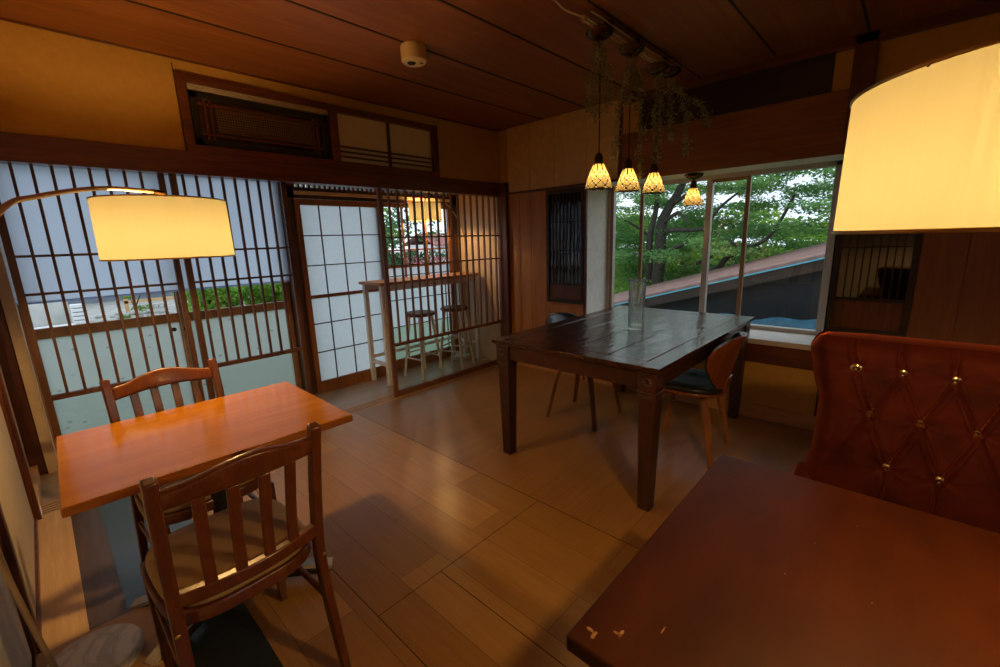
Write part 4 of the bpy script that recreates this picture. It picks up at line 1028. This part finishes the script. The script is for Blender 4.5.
# ------------------------------------------------------------------ veranda furniture
t = thing('bar_table', 'narrow white legged bar table with wooden top on the veranda', 'bar table', (-.685,.50,-.012))
MB().box(-.66, .645, -.19, .19, .985, 1.012).build('tabletop', M['panelwood'], t, bevel=.003)
MB().box(-.63, .615, -.165, -.145, .925, .985).build('apron', M['white_paint'], t); MB().box(-.63, .615, .145, .165, .925, .985).build('apron', M['white_paint'], t)
for sx in (-.615,.60):
    for sy in (-.15,.15): MB().box(sx-.021, sx+.021, sy-.021, sy+.021, 0, .985).build('leg', M['white_paint'], t, bevel=.003)
    MB().box(sx-.014, sx+.014, -.13, .13, .19, .225).build('stretcher', M['white_paint'], t, bevel=.002)
MB().box(-.60, .585, .137, .163, .235, .265).build('stretcher', M['white_paint'], t, bevel=.002)
def stool(label, loc, rz):
    s = thing('bar_stool', label, 'stool', loc, rz, group='round stools at the bar table')
    MB().lathe([(0,.638),(.143,.638),(.151,.645),(.151,.664),(.145,.671),(0,.674)], seg=32).build('seat', M['lattice_r'], s, smooth=40)
    for k in range(4):
        a = PI/4+k*PI/2; ca, sa = math.cos(a), math.sin(a)
        MB().tube([(.20*ca,.20*sa,0),(.112*ca,.112*sa,.640)], [.0125,.0165], 10).build('leg', M['white_paint'], s, smooth=60)
    def at(k, z): a = PI/4+k*PI/2; r = .20-.088*z/.640; return (r*math.cos(a), r*math.sin(a), z)
    for k in range(4):
        z = .20 if k % 2 else .245
        MB().tube([at(k,z), at((k+1)%4,z)], .008, 8).build('rung', M['white_paint'], s, smooth=60)
    return s
s1 = stool('left round stool with white legs at the bar table', (-.862,.380,-.012), .08)
copy_thing(s1, (-.43,.345,-.012), .35, 'right round stool with white legs by the marble lamp base')
h = thing('white_side_stand', 'small white bent stand on the veranda floor behind the right stool', 'stand', (-.20,.60,-.012))
# kept low: a bent white hoop over a grey panel
MB().ribbon(catmull([(-.10,-.05,.06),(-.10,-.05,.24),(-.07,-.05,.275),(.05,-.05,.268),(.085,-.05,.235),(.09,-.05,.06)],5), .018, .05, (0,1,0)).build('hoop', M['white_paint'], h, bevel=.004)
cb = MB().tube(catmull([(-.10,.55,-.006),(-.04,.42,-.006),(-.07,.30,-.006),(-.02,.22,-.006),(-.05,.14,-.006)],8), .005, 6)
tag(cb.build('power_cable', M['white_paint'], smooth=60), 'white cable lying on the veranda floor by the end wall', 'cable')

# ------------------------------------------------------------------ outdoors
g = MB().box(.5, 70, -45, 40, -1.3, -1.2); tag(g.build('ground', M['grass']), 'green grass ground beyond the bay window', 'ground', kind='structure')
g = MB().box(-30, .4, -30, -5.2, -.6, -.35); tag(g.build('ground', M['grass']), 'grass ground outside the wall behind the camera', 'ground', kind='structure')
g = MB().box(-30, .5, .86, 2.6, -.6, -.35); tag(g.build('ground', M['grass']), 'strip of grass directly below the veranda doors', 'ground', kind='structure')
g = MB().box(-30, .5, 2.6, 45, -.6, .30); g.box(.5, 9, 5.5, 45, -1.2, .30); g.box(9, 30, 12.5, 45, -1.2, .30); tag(g.build('ground', M['gravel']), 'pale gravel garden beyond the veranda', 'ground', kind='structure')
# house roof below the window
h = thing('neighbour_house', 'low house with faded red sloping roof and blue verge outside the bay window', 'house', (4.0,-1.3,-1.08))
def rp(y): return .207+(y-.207)*(-.2965)*1.0      # verge slope on x = 4
yy0, yy1 = 3.2, -6.0
z0, z1 = .154-(3.2-.207)*.285, .154+(.207+6.0)*.285
o0 = 1.2
MB().add([(0,yy0+1.3,z0+o0),(2.0,yy0+1.3,z0+o0+.18),(2.0,yy1+1.3,z1+o0+.18),(0,yy1+1.3,z1+o0)], [(0,1,2,3)]).build('roof', M['roof'], h, solid=.05)
MB().bar((-.02,yy0+1.3,z0+o0-.03),(-.02,yy1+1.3,z1+o0-.03), .03, .020, (1,0,0)).build('verge', M['fascia'], h)
MB().bar((.01,yy0+1.3,z0+o0-.12),(.01,yy1+1.3,z1+o0-.12), .03, .15, (1,0,0)).build('barge_board', M['darkpanel'], h)
MB().add([(x,y,z) for x in (.15,1.9) for y,z in ((yy0+1.2,-.12),(yy1+1.4,-.12),(yy1+1.4,z1+o0-.07),(yy0+1.2,z0+o0-.07))], [(0,1,2,3),(7,6,5,4),(0,4,5,1),(1,5,6,2),(2,6,7,3),(3,7,4,0)]).build('wall', M['darkwall'], h)
tb = MB()
def tarp(u, v): return (2.95+.6*u, -1.2-2.2*v, -.10+.25*u+.03*math.sin(9*v+3*u)+.02*math.sin(23*v))
tag(MB().grid(tarp, 14, 40).build('tarpaulin', M['tarp'], solid=.02, smooth=60), 'crumpled blue tarpaulin at the foot of the dark house wall', 'tarpaulin')
tp = MB().box(2.95, 3.9, -3.6, -1.1, -1.2, -.16); tag(tp.build('lean_to', M['darkwall']), 'dark low lean-to under the blue tarpaulin', 'shed')

def leaves(m_name, mat, parent, blobs, n, size, flat=.5, seed=1):
    r = np.random.default_rng(seed); V = []
    w = np.array([b[3]*b[4]*b[5] for b in blobs]); w = w**.7; w /= w.sum()
    idx = r.choice(len(blobs), n, p=w); Bm = np.array(blobs)
    d = r.normal(size=(n,3)); d /= np.linalg.norm(d,axis=1)[:,None]; rad = r.uniform(0,1,n)**.45
    c = Bm[idx,:3]+d*rad[:,None]*Bm[idx,3:6]
    a = r.normal(size=(n,3)); a[:,2] *= flat; a /= np.linalg.norm(a,axis=1)[:,None]
    up = np.tile([0,0,1.0],(n,1))+r.normal(size=(n,3))*.55
    b = np.cross(a, up); b /= np.linalg.norm(b,axis=1)[:,None]+1e-9
    s = size*r.uniform(.6,1.4,n)[:,None]
    q = np.stack([c-a*s, c+b*s*.55, c+a*s, c-b*s*.55],1).reshape(-1,3)
    me = bpy.data.meshes.new(m_name); me.vertices.add(4*n); me.vertices.foreach_set('co', q.ravel())
    me.loops.add(4*n); me.loops.foreach_set('vertex_index', np.arange(4*n)); me.polygons.add(n)
    me.polygons.foreach_set('loop_start', np.arange(n)*4); me.polygons.foreach_set('loop_total', np.full(n,4))
    me.update(); me.validate(); me.materials.append(mat)
    o = bpy.data.objects.new(m_name, me); COL.objects.link(o); o.parent = parent; return o
def limbs(pts_r, loc):
    m = MB(); l = Vector(loc)
    for pts, r0, r1 in pts_r:
        C = catmull([Vector(p)-l for p in pts], 6); k = len(C)
        m.tube(C, [r0+(r1-r0)*i/(k-1) for i in range(k)], 9)
    return m
loc = (6.5,1.15,-1.2)
tr = thing('garden_tree', 'big spreading tree with dark trunk outside the bay window', 'tree', loc)
X = 6.5
limbs([([(X,1.10,-1.2),(X,1.07,.3),(X,1.04,.9),(X,1.03,1.58),(X+.1,.92,1.96),(X+.2,.77,2.27),(X+.2,.55,2.8),(X+.4,.3,3.6)], .155, .06),
       ([(X+.1,1.25,-1.2),(X+.1,1.32,.31),(X,1.30,.97),(X-.1,1.24,1.42),(X-.1,1.14,1.9),(X-.2,1.10,2.4),(X-.2,1.3,3.2)], .095, .04)], loc).build('trunk', M['bark'], tr, smooth=60)
bl = [([(X,1.04,.50),(X-.3,.73,.97),(X-.5,.37,1.13),(X-.7,.10,1.28)], .07, .03),
      ([(X,1.0,1.45),(X-.2,.55,1.45),(X-.3,.0,1.46),(X-.4,-.20,1.70),(X-.4,-.36,1.90),(X-.3,-.7,2.2)], .055, .02),
      ([(X-.3,.0,1.44),(X-.4,-.29,1.30),(X-.5,-.59,1.175),(X-.6,-.85,1.08),(X-.7,-1.25,1.20)], .05, .02),
      ([(X+.5,.6,.1),(X+.2,-.10,.55),(X,-.28,.66),(X-.1,-.41,.84),(X-.2,-.63,.96),(X-.3,-.85,1.05),(X-.4,-1.25,1.30),(X-.4,-1.57,2.0)], .085, .025),
      ([(X+.3,.3,.7),(X+.1,-.02,.84),(X-.1,-.26,.96),(X-.2,-.54,1.05)], .04, .015),
      ([(X,1.03,1.60),(X-.3,.6,1.8),(X-.5,.41,1.76),(X-.6,.2,1.55)], .045, .02),
      ([(X,1.25,1.3),(X-.2,1.8,1.7),(X-.3,2.4,1.9)], .04, .015),
      ([(X+.1,.9,2.0),(X,.2,2.3),(X-.2,-.7,2.2),(X-.4,-1.4,2.35)], .05, .015)]
for b in bl: limbs([b], loc).build('branch', M['bark'], tr, smooth=60)
rb = np.random.default_rng(5); blobs = []
for _ in range(150):      # flat layered sprays
    y = rb.uniform(-3.2,3.2); z = rb.uniform(.9,3.6); x = X+rb.uniform(-1.1,2.2)
    blobs.append((x-loc[0], y-loc[1], z-loc[2], rb.uniform(.35,.7), rb.uniform(.35,.75), rb.uniform(.07,.16)))
for _ in range(26):
    y = rb.uniform(.2,2.6); z = rb.uniform(.25,1.2); x = X+rb.uniform(.6,2.2)
    blobs.append((x-loc[0], y-loc[1], z-loc[2], .5, .5, .13))
leaves('foliage', M['leaf'], tr, blobs, 95000, .031, .4, 3)
def tree(label, loc, h, w, mat, n, size, seed, group=None, name='background_tree'):
    t = thing(name, label, 'tree' if 'tree' in name else 'shrub', loc, group=group)
    r = np.random.default_rng(seed)
    limbs([([(0,0,0),(.05,0,h*.3),(0,.05,h*.6)], .03*h, .012*h)], (0,0,0)).build('trunk', M['bark'], t, smooth=60)
    bs = [(r.normal()*w*.35, r.normal()*w*.35, h*r.uniform(.25,.95), w*r.uniform(.18,.34), w*r.uniform(.18,.34), h*r.uniform(.06,.12)) for _ in range(34)]
    leaves('foliage', mat, t, bs, n, size, .7, seed+1)
tree('pale sunny tree far beyond the trunk of the big tree', (15,7.5,-1.2), 3.5, 5.5, M['leaf_y'], 9000, .10, 21)
tree('mid green tree far to the left in the bay window', (11,5.4,-1.2), 2.9, 3.4, M['leaf'], 9000, .075, 22)
tree('mid green tree far behind the roof of the low house', (14,2.2,-1.2), 3.3, 5.0, M['leaf_d'], 9000, .09, 23)
tree('hazy green tree far behind the right end of the roof', (17,-2.0,-1.2), 3.6, 6.0, M['leaf_y'], 8000, .11, 24)
tree('low bright green shrub under the big tree by the left window edge', (7.6,2.5,-1.2), 1.9, 2.0, M['leaf_h'], 8000, .04, 25, name='garden_shrub')
tree('yellowish shrub between the trunk and the roof', (10.5,2.6,-1.2), 2.3, 2.8, M['leaf_y'], 7000, .06, 26, name='garden_shrub')
# veranda garden
def hedge(label, x0, x1, y, zt, mat, n, size, seed, depth=.5):
    t = thing('garden_hedge', label, 'hedge', ((x0+x1)/2, y, .30)); r = np.random.default_rng(seed); W = (x1-x0)/2
    bs = [(r.uniform(-W,W), r.uniform(-depth/2,depth/2), r.uniform(.02,zt-.40), .24, .2, .14) for _ in range(60)]
    leaves('foliage', mat, t, bs, n, size, .8, seed+1)
    m = MB()
    for k in range(7):
        x = -W+2*W*(k+.5)/7; m.tube([(x,0,-.02),(x+.05,.03,.2),(x+.02,.05,zt-.45)], .01, 6)
    m.build('stem', M['bark'], t)
hedge('bright green leafy hedge outside the second veranda glass door', -2.20, .0, 3.15, 1.02, M['leaf_h'], 30000, .030, 31)
hedge('clipped green shrubs far outside behind the bar table', .9, 5.2, 6.6, 1.25, M['leaf_d'], 9000, .04, 33)
hedge('pink flowering azalea outside behind the bar table', 2.9, 3.9, 6.0, 1.06, M['leaf_p'], 1400, .03, 35)
tree('loose green tree seen through the panes above the bar table', (2.1,7.6,.3), 3.2, 2.2, M['leaf_y'], 2000, .055, 37)
tree('dark green tree seen beside the distant lampshade', (5.5,11,.3), 4.0, 3.5, M['leaf_d'], 5000, .08, 39)
hr = thing('far_house', 'distant white house with a red roof seen above the bar table', 'house', (16.5,20.5,.0))
MB().box(-2.2,2.2,-1.5,1.5,0,1.2).build('wall', M['whitesheet'], hr)
MB().add([(-2.5,-1.8,1.15),(2.5,-1.8,1.15),(2.5,0,1.9),(-2.5,0,1.9),(-2.5,1.8,1.15),(2.5,1.8,1.15)], [(0,1,2,3),(3,2,5,4)]).build('roof', M['redroof'], hr, solid=.06)
bh = thing('grey_shed', 'blue grey corrugated shed behind the garden wall', 'shed', (-3.4,9.5,.3))
m = MB()
for k in range(12): m.box(-4.5, 4.2, -.02-.02*(k % 2), .03, .0+.12*k, .0+.12*k+.12)
m.build('wall', M['bluegrey'], bh)
MB().box(-4.7,4.4,-.3,1.6,1.44,1.5).build('roof', M['bluegrey'], bh)
w = MB().box(-6, -3.22, 6.2, 6.32, .25, .66); tag(w.build('garden_wall', M['concrete'], bevel=.01), 'low pale concrete wall in the garden at far left', 'garden wall')
sl = thing('stacked_sheets', 'pile of white sheets beside the concrete garden wall', 'sheet stack', (-3.13,6.0,.3))
for k in range(5): MB().box(-.085+.006*(k%2), .07+.008*((k*3)%4), -.08, .08, .0+.062*k, .05+.062*k).build('sheet', M['whitesheet'], sl, bevel=.006)
w = MB().box(-3.9,-3.2,5.4,5.9,.30,.325); tag(w.build('white_board', M['whitesheet'], bevel=.004), 'flat white board lying on gravel in front of the concrete wall', 'board')
rr = np.random.default_rng(8)
for k in range(22):
    x = rr.uniform(-3.0,-1.9); y = rr.uniform(5.7,6.6); s = rr.uniform(.03,.075)
    m = MB()
    ph = rr.uniform(0,6,6)
    def rock(u, v):
        a = 2*PI*u; b = PI*v; q = 1+.18*math.sin(2*a+ph[0])+.12*math.sin(3*a+ph[1])*math.sin(2*b+ph[2])
        return s*q*math.sin(b)*math.cos(a), s*.8*q*math.sin(b)*math.sin(a), s*.6*math.cos(b)
    m.grid(rock, 12, 8, closed_u=True)
    o = m.build('garden_rock', M['stone'], smooth=50, weld=True); o.location = (x, y, .30+s*.4)
    tag(o, 'grey rock among the stones beyond the left veranda door', 'rock', 'rocks in the veranda garden')
sp = thing('garden_sapling', 'slim young tree among the rocks outside the left veranda door', 'sapling', (-2.52,5.8,.3))
limbs([([(-.12,0,0),(-.15,0,.2),(-.18,0,.42)], .010, .005), ([(.02,0,0),(.06,0,.2),(.16,0,.42)], .013, .006), ([(.03,0,.18),(.0,.0,.34)], .006, .004)], (0,0,0)).build('trunk', M['bark'], sp)
leaves('foliage', M['leaf_y'], sp, [(-.18,0,.42,.12,.1,.05),(.18,0,.42,.14,.1,.05),(-.02,0,.36,.1,.1,.04),(.12,0,.16,.14,.1,.05),(-.1,0,.04,.09,.08,.03)], 900, .018, .6, 44)
tm = thing('timber_frame', 'fresh timber posts and beams beside the sapling', 'timber', (-2.2,6.5,.3))
MB().box(-.33,-.28,-.03,.03,0,.62).build('post', M['timber'], tm); MB().box(-.35,.45,-.03,.02,.19,.235).build('beam', M['timber'], tm); MB().box(-.18,.45,.05,.10,.33,.37).build('beam', M['timber'], tm)
cbk = thing('concrete_block', 'hollow concrete block on the rocks below the timber', 'block', (-2.12,6.3,.36))
m = MB(); m.box(-.12,.12,-.05,.05,0,.03); m.box(-.12,.12,-.05,.05,.07,.10)
for x in (-.12,-.05,.02,.095): m.box(x,x+.025,-.05,.05,.03,.07)
m.build('body', M['concrete'], cbk)

# ------------------------------------------------------------------ sky, camera, colour management
wd_ = bpy.data.worlds.new('overcast_sky'); SC.world = wd_; wd_.use_nodes = True
nt = wd_.node_tree; nt.nodes.clear()
o = nt.nodes.new('ShaderNodeOutputWorld'); bg = N(nt, 'ShaderNodeBackground'); bg.inputs['Strength'].default_value = 1.7
tc = N(nt, 'ShaderNodeTexCoord'); no = N(nt, 'ShaderNodeTexNoise', Scale=2.5, Detail=4.0); L(nt, tc.outputs['Generated'], no.inputs['Vector'])
r = ramp(nt, [(.3, (.66,.78,1.0)), (.7, (.95,.98,1.0))]); L(nt, no.outputs['Fac'], r.inputs[0]); L(nt, r.outputs[0], bg.inputs['Color']); L(nt, bg.outputs[0], o.inputs[0])

cd = bpy.data.cameras.new('camera'); co = bpy.data.objects.new('camera', cd); COL.objects.link(co); SC.camera = co
yaw, pitch, roll = math.radians(43.4363), math.radians(-12.15), math.radians(-1.8101)
fw = Vector((math.cos(pitch)*math.cos(yaw), math.cos(pitch)*math.sin(yaw), math.sin(pitch)))
rt = Vector((math.sin(yaw), -math.cos(yaw), 0)); up = rt.cross(fw)
r2 = rt*math.cos(roll)+up*math.sin(roll); u2 = -rt*math.sin(roll)+up*math.cos(roll)
mt = Matrix((r2, u2, -fw)).transposed().to_4x4(); mt.translation = Vector((-3.5095,-3.2476,1.3575)); co.matrix_world = mt
cd.sensor_width = 36; cd.lens = 434.44*36/1000; cd.clip_start = .02; cd.clip_end = 300

vs = SC.view_settings
vs.view_transform = 'Standard'; vs.look = 'None'; vs.gamma = 1; vs.use_curve_mapping = False; vs.exposure = 0.0
SC.display_settings.display_device = 'sRGB'
cy = SC.cycles
cy.max_bounces = 10; cy.diffuse_bounces = 5; cy.glossy_bounces = 4; cy.transmission_bounces = 6; cy.transparent_max_bounces = 24
cy.sample_clamp_indirect = 6; cy.caustics_reflective = False; cy.caustics_refractive = False; cy.blur_glossy = .5
